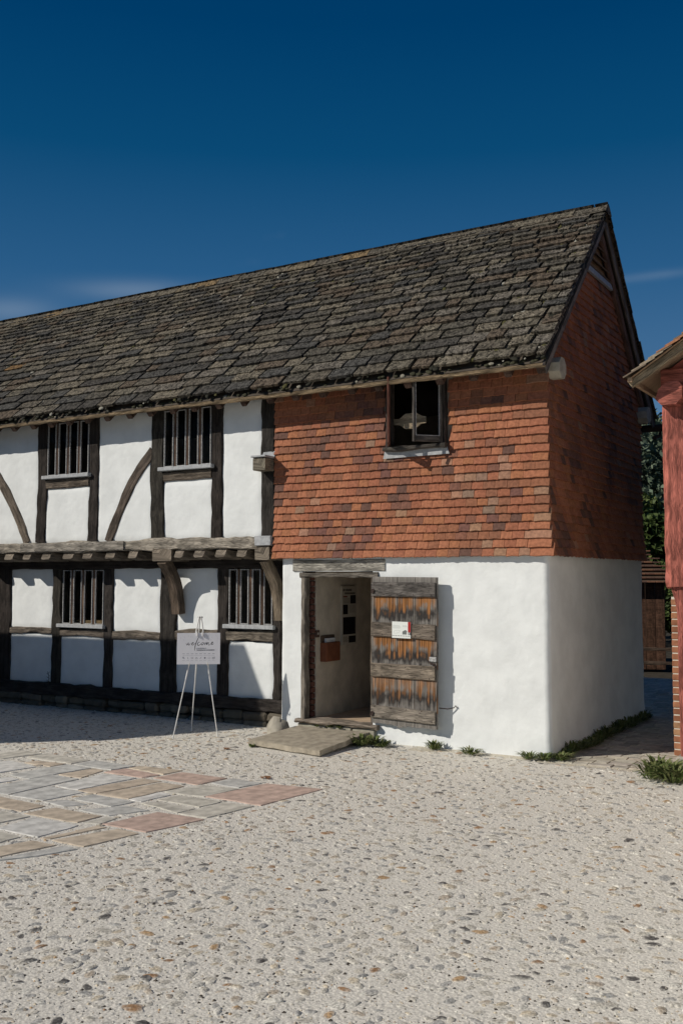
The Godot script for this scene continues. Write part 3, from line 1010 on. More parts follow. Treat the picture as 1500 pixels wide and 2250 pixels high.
# the jettied upper storey: posts, braces, rails and plaster panels, faces at z = 0
func build_upper_frame(H: Node3D) -> void:
	var zf := 0.0
	var yb := 2.48
	var yt := 4.34
	var posts := [[-11.9, 0.2], [-10.75, 0.19], [-9.75, 0.2], [-7.90, 0.20], [-6.83, 0.185], [-5.61, 0.235], [-4.57, 0.185], [-3.735, 0.22]]
	for p in posts:
		var bend := rr(-0.02, 0.02)
		timber("post", H, [Vector3(p[0] - bend, yb, zf - 0.055), Vector3(p[0] + bend, 3.4, zf - 0.055), Vector3(p[0] - bend * 0.5, yt, zf - 0.055)], p[1], 0.16, tint_j(DARK), Vector3(0, 0, 1), 0.011)
	# panels between the posts: [x0, x1, y0, y1]
	for q in [[-9.68, -7.98, yb, 4.30], [-7.83, -6.90, yb, 3.30], [-6.76, -5.71, yb, 4.30], [-5.52, -4.64, yb, 3.29], [-4.49, -3.83, yb, 4.30], [-10.68, -9.83, yb, 3.3], [-11.82, -10.83, yb, 4.3]]:
		plaster_panel("plaster_panel", H, q[0] - 0.02, q[1] + 0.02, q[2] - 0.02, q[3], zf + 0.004)
	# rails below the windows
	for q in [[-7.80, -6.92], [-5.50, -4.66], [-10.66, -9.85]]:
		timber("rail", H, [Vector3(q[0], 3.345, zf - 0.045), Vector3(q[1], 3.352, zf - 0.045)], 0.125, 0.15, tint_j(MID))
	window(H, -7.78, -6.93, 3.475, 4.26, 0.015)
	window(H, -5.49, -4.67, 3.475, 4.26, 0.015)
	window(H, -10.64, -9.87, 3.475, 4.26, 0.015)
	var ei := MB.new()
	ei.box(Vector3(-12.0, 4.30, -0.14), Vector3(-3.63, 4.60, -0.06))
	obj("eaves_infill", ei, M.limewash, H)
	# curved braces
	timber("brace", H, [Vector3(-5.70, 3.72, -0.035), Vector3(-5.77, 3.65, -0.035), Vector3(-5.96, 3.46, -0.035), Vector3(-6.10, 3.28, -0.035), Vector3(-6.23, 3.06, -0.035), Vector3(-6.37, 2.80, -0.035), Vector3(-6.53, 2.47, -0.035)], 0.155, 0.12, Color(0.19, 0.16, 0.135), Vector3(0, 0, 1), 0.007)
	timber("brace", H, [Vector3(-9.30, 3.92, -0.035), Vector3(-8.95, 3.60, -0.035), Vector3(-8.62, 3.19, -0.035), Vector3(-8.40, 2.86, -0.035), Vector3(-8.20, 2.48, -0.035)], 0.155, 0.12, Color(0.24, 0.205, 0.17), Vector3(0, 0, 1), 0.007)
	# wall plate, sill beam with a repair board, joists of the jetty
	timber("wall_plate", H, [Vector3(-12, 4.36, -0.04), Vector3(-8, 4.35, -0.04), Vector3(-3.62, 4.37, -0.04)], 0.15, 0.2, tint_j(DARK))
	timber("sill_beam", H, [Vector3(-12.0, 2.405, -0.05), Vector3(-8.3, 2.40, -0.05), Vector3(-6.2, 2.405, -0.05), Vector3(-4.6, 2.415, -0.05), Vector3(-3.70, 2.40, -0.05)], 0.145, 0.2, GREY, Vector3(0, 0, 1), 0.013)
	var bd := timber("repair_board", H, [Vector3(-8.28, 2.402, 0.062), Vector3(-6.18, 2.405, 0.064)], 0.135, 0.022, Color(0.50, 0.475, 0.43), Vector3(0, 0, 1), 0.002)
	for k in 9:
		var nb := MB.new()
		var p := Vector3(-8.2 + k * 0.24, 2.402 + (0.04 if k % 2 == 0 else -0.04), 0.074)
		nb.tube([p, p + Vector3(0, 0, 0.003)], 0.008, 6)
		obj("nail", nb, M.iron, bd)
	for c in [-11.7, -11.25, -10.8, -10.35, -9.9, -9.45, -9.0, -8.57, -8.17, -7.755, -7.30, -6.91, -6.465, -6.03, -5.195, -4.845, -4.485, -4.135]:
		var w := rr(0.155, 0.19)
		# rounded nose towards the yard
		var t := tint_j(Color(0.36, 0.32, 0.27), 0.2)
		var mb := MB.new()
		beam(mb, [Vector3(c, 2.262, -0.62), Vector3(c, 2.262, -0.03), Vector3(c, 2.272, 0.012), Vector3(c, 2.285, 0.03)], w, 0.13, Vector3(0, 1, 0), t, 0.007, 0.022)
		obj("joist", mb, M.timber, H)
	# the two heavy bearers and their curved brackets
	for q in [[-5.485, 0.36], [-3.80, 0.26]]:
		timber("bearer", H, [Vector3(q[0], 2.265, -0.6), Vector3(q[0], 2.265, 0.055)], q[1] * 0.9, 0.17, tint_j(Color(0.33, 0.29, 0.24)), Vector3(0, 1, 0), 0.008)
	timber("bracket", H, [Vector3(-5.50, 2.19, 0.0), Vector3(-5.50, 2.06, -0.13), Vector3(-5.50, 1.86, -0.25), Vector3(-5.50, 1.60, -0.31), Vector3(-5.50, 1.45, -0.325)], 0.17, 0.13, BROWN * 1.1, Vector3(0, 0.5, 1).normalized(), 0.004)
	timber("bracket", H, [Vector3(-3.80, 2.19, -0.02), Vector3(-3.79, 2.05, -0.13), Vector3(-3.77, 1.86, -0.23), Vector3(-3.76, 1.60, -0.29), Vector3(-3.76, 1.40, -0.31)], 0.13, 0.13, Color(0.30, 0.25, 0.19), Vector3(0, 0.5, 1).normalized(), 0.004)
	# lead-capped beam ends on the post next to the tiles
	var e1 := part("beam_end", H)
	timber("block", e1, [Vector3(-3.735, 3.40, -0.1), Vector3(-3.735, 3.40, 0.22)], 0.19, 0.16, Color(0.36, 0.33, 0.27), Vector3(0, 1, 0), 0.004)
	var cp := MB.new()
	cp.col = Color(1, 1, 1)
	cp.bbox(Vector3(-3.85, 3.485, 0.03), Vector3(-3.62, 3.51, 0.245), 0.005, 0.003, R)
	cp.quad(Vector3(-3.83, 3.505, 0.03), Vector3(-3.625, 3.505, 0.03), Vector3(-3.62, 3.58, 0.026), Vector3(-3.80, 3.575, 0.026))
	obj("lead_cap", cp, M.lead, e1)
	var e2 := MB.new()
	e2.col = Color(1, 1, 1)
	e2.bbox(Vector3(-3.90, 2.365, 0.03), Vector3(-3.645, 2.49, 0.085), 0.005, 0.004, R)
	obj("lead_flashing", e2, M.lead, H)

# the ground-floor wall behind the jetty, faces at z = -0.4
func build_lower_frame(H: Node3D) -> void:
	var zf := -0.4
	var posts := [[-11.6, 0.25], [-10.4, 0.22], [-9.14, 0.30], [-7.965, 0.19], [-6.89, 0.175], [-5.735, 0.29], [-4.765, 0.175], [-3.86, 0.12]]
	for p in posts:
		timber("post", H, [Vector3(p[0], 0.3, zf - 0.05), Vector3(p[0] + rr(-0.02, 0.02), 1.2, zf - 0.05), Vector3(p[0], 2.2, zf - 0.05)], p[1], 0.16, tint_j(DARK * 1.15), Vector3(0, 0, 1), 0.012)
	for q in [[-9.0, -8.06], [-6.80, -5.88], [-5.59, -4.85], [-11.48, -10.5], [-10.3, -9.28]]:
		plaster_panel("plaster_panel", H, q[0] - 0.02, q[1] + 0.02, 1.16, 2.11, zf + 0.004)
	for q in [[-9.0, -8.06], [-7.87, -6.97], [-6.80, -5.88], [-5.59, -4.85], [-4.68, -3.92], [-11.48, -10.5], [-10.3, -9.28]]:
		plaster_panel("plaster_panel", H, q[0] - 0.02, q[1] + 0.02, 0.31, 1.09, zf + 0.004)
	for q in [[-8.99, -8.06, 1.135, 0.10], [-7.87, -6.97, 1.12, 0.11], [-6.80, -5.88, 1.115, 0.12], [-5.60, -4.85, 1.16, 0.14], [-4.69, -3.92, 1.17, 0.13], [-11.48, -9.28, 1.12, 0.12]]:
		timber("rail", H, [Vector3(q[0], q[2] - 0.01, zf - 0.045), Vector3((q[0] + q[1]) * 0.5, q[2] + 0.012, zf - 0.045), Vector3(q[1], q[2], zf - 0.045)], q[3], 0.15, tint_j(Color(0.30, 0.265, 0.225)), Vector3(0, 0, 1), 0.012)
	window(H, -7.84, -6.99, 1.255, 2.07, zf + 0.01)
	window(H, -4.66, -3.94, 1.325, 2.07, zf + 0.01)
	timber("head_beam", H, [Vector3(-12, 2.15, zf - 0.04), Vector3(-3.5, 2.15, zf - 0.04)], 0.13, 0.2, tint_j(DARK))
	timber("sole_plate", H, [Vector3(-12, 0.255, zf - 0.02), Vector3(-8, 0.265, zf - 0.02), Vector3(-3.56, 0.275, zf - 0.02)], 0.165, 0.26, DARK * 1.3, Vector3(0, 0, 1), 0.014)
	# rubble plinth
	var pl := part("stone_plinth", H)
	var x := -12.0
	while x < -3.58:
		var w: float = min(rr(0.22, 0.5), -3.56 - x)
		for row in 2:
			var s := MB.new()
			s.col = Color(0.20, 0.175, 0.135) * rr(0.6, 1.2)
			s.bbox(Vector3(x, -0.06 + row * 0.125, -0.75), Vector3(x + w - 0.012, 0.06 + row * 0.125, -0.31 + rr(-0.03, 0.03)), 0.03, 0.015, R)
			obj("plinth_stone", s, M.stone, pl)
		x += w

# hand-made clay tiles hung on the front and the gable
func tile_template() -> MB:
	var mb := MB.new()
	# unit width, real height 0.15, tail at y = 0; cambered face, rough tail
	var t := 0.021
	var cols := 4
	var tail := []
	for i in cols + 1: tail.append(rr(-0.004, 0.004) - (0.003 if i == 0 or i == cols else 0.0))
	var cam := rr(0.001, 0.005)
	var F := func(i: int, y: float) -> Vector3:
		var u := float(i) / cols - 0.5
		return Vector3(u, y, t + cam * (1.0 - 4.0 * u * u))
	for i in cols:
		var a = F.call(i, tail[i]); var b = F.call(i + 1, tail[i + 1])
		var d = F.call(i + 1, 0.15); var e = F.call(i, 0.15)
		mb.quad(a, b, d, e)
		var a2 := Vector3(a.x, a.y + 0.002, 0); var b2 := Vector3(b.x, b.y + 0.002, 0)
		mb.quad(a2, b2, b, a)
	var L = F.call(0, tail[0]); var L2 = F.call(0, 0.15)
	mb.quad(Vector3(L.x, L.y, 0), L, L2, Vector3(L2.x, L2.y, 0))
	var Q = F.call(cols, tail[cols]); var Q2 = F.call(cols, 0.15)
	mb.quad(Q, Vector3(Q.x, Q.y, 0), Vector3(Q2.x, Q2.y, 0), Q2)
	return mb

func flare(y: float) -> float:
	return 0.018 + 0.05 * pow(clamp((2.75 - y) / 0.56, 0.0, 1.0), 1.6)

func roof_under(z: float) -> float:
	return 4.24 + (0.40 - z) if z > -1.97 else 4.24 + (0.40 + 3.94 + z)

func build_tile_hanging(H: Node3D) -> void:
	# backing walls
	var bk := MB.new()
	bk.col = Color(0.3, 0.25, 0.2)
	bk.box(Vector3(-3.63, 2.2, -0.15), Vector3(-1.98, 4.6, -0.002))
	bk.box(Vector3(-1.20, 2.2, -0.15), Vector3(-0.02, 4.6, -0.002))
	bk.box(Vector3(-1.98, 2.2, -0.15), Vector3(-1.20, 3.49, -0.002))
	bk.box(Vector3(-1.98, 4.38, -0.15), Vector3(-1.20, 4.6, -0.002))
	obj("backing_wall", bk, M.plain, H)
	var gb := MB.new()
	gb.col = Color(0.3, 0.25, 0.2)
	var poly := [Vector2(-0.15, 2.2), Vector2(-3.94, 2.2), Vector2(-3.94, 4.58), Vector2(-1.97, 6.55), Vector2(-0.15, 4.74)]
	for k in 3:
		gb.tri(Vector3(-0.004, poly[0].y, poly[0].x), Vector3(-0.004, poly[k + 1].y, poly[k + 1].x), Vector3(-0.004, poly[k + 2].y, poly[k + 2].x))
		gb.tri(Vector3(-0.15, poly[0].y, poly[0].x), Vector3(-0.15, poly[k + 2].y, poly[k + 2].x), Vector3(-0.15, poly[k + 1].y, poly[k + 1].x))
	obj("gable_backing", gb, M.plain, H)
	var T := []
	for k in 10: T.append(tile_template())
	# fired orange-red to brown, the darker firings in loose patches
	var tones := [Color(0.425, 0.178, 0.102), Color(0.400, 0.165, 0.094), Color(0.375, 0.152, 0.086), Color(0.350, 0.141, 0.081), Color(0.325, 0.136, 0.081), Color(0.295, 0.129, 0.080), Color(0.262, 0.121, 0.078), Color(0.230, 0.113, 0.077), Color(0.198, 0.105, 0.075), Color(0.162, 0.094, 0.071)]
	for side in 2:
		var root := part("tile_hanging" if side == 0 else "gable_tile_hanging", H)
		var list := []
		var y := 2.19
		var row := 0
		while y < (4.34 if side == 0 else 5.74):
			var a := -3.635
			var b := 0.0
			if side == 1:
				a = 0.0
				b = 3.96
				if y > 4.55:
					a = y - 4.60
					b = 3.94 - (y - 4.60)
			var nextf := flare(y + 0.096)
			var f := flare(y)
			var lean := atan2(f + 0.025 - nextf, 0.096)
			var x := a - (0.075 if row % 2 == 0 else 0.0) + rr(-0.01, 0.01)
			while x < b - 0.02:
				var w := rr(0.128, 0.15)
				var x0: float = max(x, a)
				var x1: float = min(x + w, b)
				if side == 0:
					if b - x1 < 0.13: x1 = b + flare(y) + (0.012 if row % 2 == 0 else 0.0) + rr(0, 0.008)
				x += w
				if side == 0 and x1 > b: x = b
				if x1 - x0 < 0.03: continue
				var ctr := (x0 + x1) * 0.5
				if side == 0 and y > 3.36 and ctr > -2.0 and ctr < -1.18:
					if y < 3.42: pass
					else: continue
				if side == 0 and y > 3.36 and x1 > -2.0 and x0 < -1.18:
					if x0 < -2.0: x1 = -2.0
					elif x1 > -1.18: x0 = -1.18
					if x1 - x0 < 0.03: continue
					ctr = (x0 + x1) * 0.5
				var pos := Vector3(ctr, y + rr(-0.004, 0.004), f - 0.004) if side == 0 else Vector3(f - 0.004, y + rr(-0.004, 0.004), -ctr)
				var bas := Basis.from_scale(Vector3(x1 - x0 - rr(0.002, 0.0065), 1, 1))
				bas = Basis(Vector3.RIGHT, -lean + rr(-0.015, 0.015)) * bas
				bas = Basis(Vector3(0, 0, 1), rr(-0.016, 0.016)) * bas
				if side == 1: bas = Basis(Vector3.UP, PI / 2) * bas
				var id := R.randi() % 10
				var tone: float = 3.3 + 8.0 * nz(ctr, y, side * 9.0, 0.9) + R.randfn(0.0, 2.1)
				if R.randf() < 0.03: tone = 9.0
				var col: Color = tones[clampi(int(tone), 0, 9)]
				# grey-white lichen and lime bloom gathers on scattered tiles towards the corner
				if R.randf() < (0.16 if side == 0 and x0 > -1.3 and y < 3.3 else 0.02): col = col.lerp(Color(0.40, 0.31, 0.23), 0.4)
				col = Color(snappedf(col.r, 0.01), snappedf(col.g, 0.01), snappedf(col.b, 0.01))
				var view := (CAM - pos)
				var facing: float = abs(view.normalized().z if side == 0 else view.normalized().x)
				list.append({t = T[id], id = id, xf = Transform3D(bas, pos), col = col, score = facing * (x1 - x0) / view.length_squared() - (0.01 if y > 4.0 else 0.0)})
			y += 0.096
			row += 1
		pieces(list, root, "tile", "more_tiles", M.tile, 300 if side == 0 else 200)
	# louvre at the top of the gable
	var lv := part("gable_louvre", H)
	for k in 6:
		var yy := 5.86 + k * 0.11
		var half := 6.50 - yy
		if half < 0.06: continue
		var s := MB.new()
		s.col = Color(0.30, 0.25, 0.21)
		s.append(slat(half * 2.0), Transform3D(Basis(Vector3(0, 0, 1), -0.6), Vector3(0.03, yy, -1.97)), Color(1, 1, 1))
		obj("slat", s, M.timber, lv)
	var fl := MB.new()
	fl.col = Color(0.75, 0.8, 0.9)
	fl.bbox(Vector3(0.02, 5.755, -2.80), Vector3(0.06, 5.83, -1.14), 0.004, 0.004, R)
	obj("lead_flashing", fl, M.lead, lv)

func slat(L: float) -> MB:
	var s := MB.new()
	s.col = Color(0.26, 0.21, 0.18)
	s.bbox(Vector3(-0.045, -0.008, -L * 0.5), Vector3(0.045, 0.008, L * 0.5), 0.003)
	return s

func build_casement(H: Node3D) -> void:
	var w := part("casement_window", H)
	var x0 := -1.98
	var x1 := -1.20
	var y0 := 3.50
	var y1 := 4.33
	timber("frame_post", w, [Vector3(x0 + 0.025, y0, 0.01), Vector3(x0 + 0.025, y1, 0.01)], 0.05, 0.12, Color(0.10, 0.09, 0.085))
	timber("frame_post", w, [Vector3(x1 - 0.02, y0, 0.01), Vector3(x1 - 0.02, y1, 0.01)], 0.04, 0.12, Color(0.10, 0.09, 0.085))
	timber("frame_head", w, [Vector3(x0, y1 + 0.03, 0.01), Vector3(x1, y1 + 0.03, 0.01)], 0.06, 0.12, Color(0.08, 0.07, 0.065))
	timber("frame_sill", w, [Vector3(x0 - 0.02, y0 - 0.02, 0.045), Vector3(x1 + 0.02, y0 - 0.015, 0.045)], 0.05, 0.14, Color(0.14, 0.13, 0.12))
	var ap := MB.new()
	ap.col = Color(1, 1, 1)
	ap.quad(Vector3(x0 - 0.04, 3.375, 0.058), Vector3(x1 + 0.05, 3.385, 0.058), Vector3(x1 + 0.02, 3.475, 0.055), Vector3(x0 - 0.02, 3.47, 0.055))
	ap.quad(Vector3(x1 + 0.05, 3.385, 0.054), Vector3(x0 - 0.04, 3.375, 0.054), Vector3(x0 - 0.02, 3.47, 0.051), Vector3(x1 + 0.02, 3.475, 0.051))
	obj("lead_apron", ap, M.lead, w)
	# left leaf swung wide open, right leaf half open
	leaf(w, Vector3(x0 + 0.045, y0 + 0.02, 0.07), deg_to_rad(-62.0), 1.0, Color(0.22, 0.10, 0.075))
	leaf(w, Vector3(x1 - 0.03, y0 + 0.02, 0.07), deg_to_rad(180.0 + 45.0), 1.0, Color(0.20, 0.19, 0.18))
	# shaped board across the opening
	var pts := [Vector2(-0.36, -0.035), Vector2(-0.16, -0.04), Vector2(-0.085, -0.095), Vector2(0.055, -0.095), Vector2(0.13, -0.045), Vector2(0.19, -0.04), Vector2(0.19, 0.04), Vector2(0.14, 0.045), Vector2(0.06, 0.09), Vector2(-0.085, 0.09), Vector2(-0.16, 0.035), Vector2(-0.36, 0.035)]
	var bd := MB.new()
	bd.col = Color(0.66, 0.56, 0.40)
	var c := Vector3(-1.70, 3.83, -0.08)
	var n := pts.size()
	var idx := Geometry2D.triangulate_polygon(PackedVector2Array(pts))
	for k in range(0, idx.size(), 3):
		var a: Vector2 = pts[idx[k]]; var b: Vector2 = pts[idx[k + 1]]; var d: Vector2 = pts[idx[k + 2]]
		if (b - a).cross(d - a) < 0.0:
			var t := b; b = d; d = t
		var A := c + Vector3(a.x, a.y, 0.012); var B := c + Vector3(b.x, b.y, 0.012); var D := c + Vector3(d.x, d.y, 0.012)
		bd.tri(A, B, D, a, b, d)
		bd.tri(A - Vector3(0, 0, 0.024), D - Vector3(0, 0, 0.024), B - Vector3(0, 0, 0.024))
	for k in n:
		var a: Vector2 = pts[k]; var b: Vector2 = pts[(k + 1) % n]
		bd.quad(c + Vector3(a.x, a.y, -0.012), c + Vector3(b.x, b.y, -0.012), c + Vector3(b.x, b.y, 0.012), c + Vector3(a.x, a.y, 0.012))
	obj("shaped_board", bd, M.timber, w)

func leaf(w: Node3D, hinge: Vector3, turn: float, _s: float, tint: Color) -> void:
	var lf := part("casement", w)
	lf.position = hinge
	lf.rotation.y = turn
	var W := 0.365
	var Hh := 0.77
	timber("stile", lf, [Vector3(0.018, 0, 0), Vector3(0.018, Hh, 0)], 0.034, 0.035, tint, Vector3(0, 0, 1), 0.001)
	timber("stile", lf, [Vector3(W - 0.018, 0, 0), Vector3(W - 0.018, Hh, 0)], 0.034, 0.035, tint, Vector3(0, 0, 1), 0.001)
	timber("rail", lf, [Vector3(0.035, Hh - 0.017, 0), Vector3(W - 0.035, Hh - 0.017, 0)], 0.03, 0.034, tint, Vector3(0, 0, 1), 0.001)
	timber("rail", lf, [Vector3(0.035, 0.035, 0), Vector3(W - 0.035, 0.035, 0)], 0.068, 0.034, tint, Vector3(0, 0, 1), 0.001)
	var b := MB.new()
	b.col = Color(1, 1, 1)
	for s in [-1, 1]:
		var z: float = 0.010 * s
		b.bbox(Vector3(0.035, 0.069, z - 0.004), Vector3(0.044, Hh - 0.032, z + 0.004), 0.001)
		b.bbox(Vector3(W - 0.044, 0.069, z - 0.004), Vector3(W - 0.035, Hh - 0.032, z + 0.004), 0.001)
		b.bbox(Vector3(0.044, 0.069, z - 0.004), Vector3(W - 0.044, 0.078, z + 0.004), 0.001)
		b.bbox(Vector3(0.044, Hh - 0.041, z - 0.004), Vector3(W - 0.044, Hh - 0.032, z + 0.004), 0.001)
	obj("putty_bead", b, M.glaze, lf)
	var g := MB.new()
	g.box(Vector3(0.036, 0.07, -0.0015), Vector3(W - 0.036, Hh - 0.033, 0.0015))
	obj("pane", g, M.glass, lf)

func build_door(H: Node3D) -> void:
	var d := part("door", H)
	d.position = Vector3(-2.19, 0.235, 0.055)
	d.rotation.y = deg_to_rad(-5.0)
	d.rotation.z = deg_to_rad(-0.5)
	# local: x from the hinge to the free edge, y up, inside face towards +z
	var edges := [0.0, 0.36, 0.60, 0.90]
	for k in 3:
		var a: float = edges[k] + (0.003 if k > 0 else 0.0)
		var b: float = edges[k + 1] - 0.003
		var mb := MB.new()
		var z := 0.0 + rr(-0.002, 0.002)
		var foot := []
		for i in 9: foot.append(rr(-0.012, 0.012) - (0.02 if k == 1 and i < 3 else 0.0))
		for i in 8:
			var u0 := i / 8.0; var u1 := (i + 1) / 8.0
			var xa: float = lerp(a, b, u0); var xb: float = lerp(a, b, u1)
			var hh := 1.73
			mb.quad(Vector3(xa, foot[i], z), Vector3(xb, foot[i + 1], z), Vector3(xb, hh, z), Vector3(xa, hh, z), Vector2(xa / 0.9, 1.0 - foot[i] / hh), Vector2(xb / 0.9, 1.0 - foot[i + 1] / hh), Vector2(xb / 0.9, 0.001), Vector2(xa / 0.9, 0.001))
			mb.quad(Vector3(xb, foot[i + 1], z - 0.028), Vector3(xa, foot[i], z - 0.028), Vector3(xa, hh, z - 0.028), Vector3(xb, hh, z - 0.028), Vector2(0.5, 0.97), Vector2(0.4, 0.97), Vector2(0.4, 0.98), Vector2(0.5, 0.98))
			mb.quad(Vector3(xa, foot[i], z - 0.028), Vector3(xb, foot[i + 1], z - 0.028), Vector3(xb, foot[i + 1], z), Vector3(xa, foot[i], z), Vector2(0.4, 0.97), Vector2(0.5, 0.97), Vector2(0.5, 0.98), Vector2(0.4, 0.98))
			mb.quad(Vector3(xa, hh, z), Vector3(xb, hh, z), Vector3(xb, hh, z - 0.028), Vector3(xa, hh, z - 0.028), Vector2(0.4, 0.01), Vector2(0.5, 0.01), Vector2(0.5, 0.02), Vector2(0.4, 0.02))
		for e in [[a, -1], [b, 1]]:
			var q := [Vector3(e[0], 0, z - 0.028), Vector3(e[0], 0, z), Vector3(e[0], 1.73, z), Vector3(e[0], 1.73, z - 0.028)]
			if e[1] > 0: q.reverse()
			mb.quad(q[0], q[1], q[2], q[3], Vector2(0.3, 0.99), Vector2(0.31, 0.99), Vector2(0.31, 0.02), Vector2(0.3, 0.02))
		obj("plank", mb, M.door, d)
	var tints := [Color(0.44, 0.40, 0.35), Color(0.36, 0.31, 0.255), Color(0.30, 0.26, 0.22), Color(0.22, 0.21, 0.20)]
	var ys := [[0.065, 0.215], [0.545, 0.71], [1.02, 1.195], [1.495, 1.665]]
	for k in 4:
		var q = ys[k]
		var yc: float = (q[0] + q[1]) * 0.5
		var lg := timber("ledge", d, [Vector3(0.01, yc, 0.017), Vector3(0.885, yc + (0.005 if k % 2 else -0.008), 0.017)], q[1] - q[0], 0.032, tints[k], Vector3(0, 0, 1), 0.002)
		for i in 8:
			var nb := MB.new()
			var p := Vector3(0.06 + i * 0.11 + rr(-0.02, 0.02), yc + (0.055 if i % 2 == 0 else -0.055), 0.034)
			nb.tube([p, p + Vector3(0, 0, 0.003)], 0.006, 6)
			obj("nail", nb, M.iron, lg)
	for yy in [0.115, 1.56]:
		var nb := MB.new()
		var ring := []
		for i in 13: ring.append(Vector3(0.035 + 0.022 * cos(TAU * i / 12.0), yy + 0.022 * sin(TAU * i / 12.0), 0.04))
		nb.tube(ring, 0.008, 6, false)
		nb.tube([Vector3(0.035, yy, 0.03), Vector3(0.035, yy, 0.045)], 0.014, 8)
		obj("hinge_bolt", nb, M.iron, d)
	var la := part("latch", d)
	var lm := MB.new()
	lm.bbox(Vector3(0.80, 0.765, 0.0), Vector3(0.895, 0.82, 0.012), 0.004)
	obj("plate", lm, M.glaze, la)
	var lh := MB.new()
	lh.tube([Vector3(0.81, 0.765, 0.02), Vector3(0.84, 0.74, 0.035), Vector3(0.885, 0.745, 0.03), Vector3(0.89, 0.70, 0.02)], 0.010, 6)
	obj("handle", lh, M.iron, la)

func slate_template() -> MB:
	# unit width along x, unit length along y (tail at 0), thickness real
	var mb := MB.new()
	var th := rr(0.026, 0.042)
	var rim := []
	rim.append(Vector2(-0.5 + rr(0, 0.02), rr(-0.01, 0.05)))
	for i in range(1, 6): rim.append(Vector2(-0.5 + i / 6.0 + rr(-0.03, 0.03), rr(-0.03, 0.035)))
	rim.append(Vector2(0.5 - rr(0, 0.02), rr(-0.01, 0.05)))
	rim.append(Vector2(0.5 - rr(0, 0.025), 0.55))
	rim.append(Vector2(0.5 - rr(0, 0.02), 1.0))
	rim.append(Vector2(-0.5 + rr(0, 0.02), 1.0))
	rim.append(Vector2(-0.5 + rr(0, 0.025), 0.55))
	var n := rim.size()
	var zt := []
	for k in n: zt.append(th + rr(-0.004, 0.003))
	var ctr := Vector3(rr(-0.1, 0.1), 0.35, th + rr(-0.002, 0.006))
	for k in n:
		var k2 := (k + 1) % n
		var A := Vector3(rim[k].x, rim[k].y, zt[k]); var B := Vector3(rim[k2].x, rim[k2].y, zt[k2])
		mb.tri(ctr, A, B)
		if k != 8: mb.quad(Vector3(A.x * 0.99, A.y + 0.02, 0), Vector3(B.x * 0.99, B.y + 0.02, 0), B, A)
	return mb

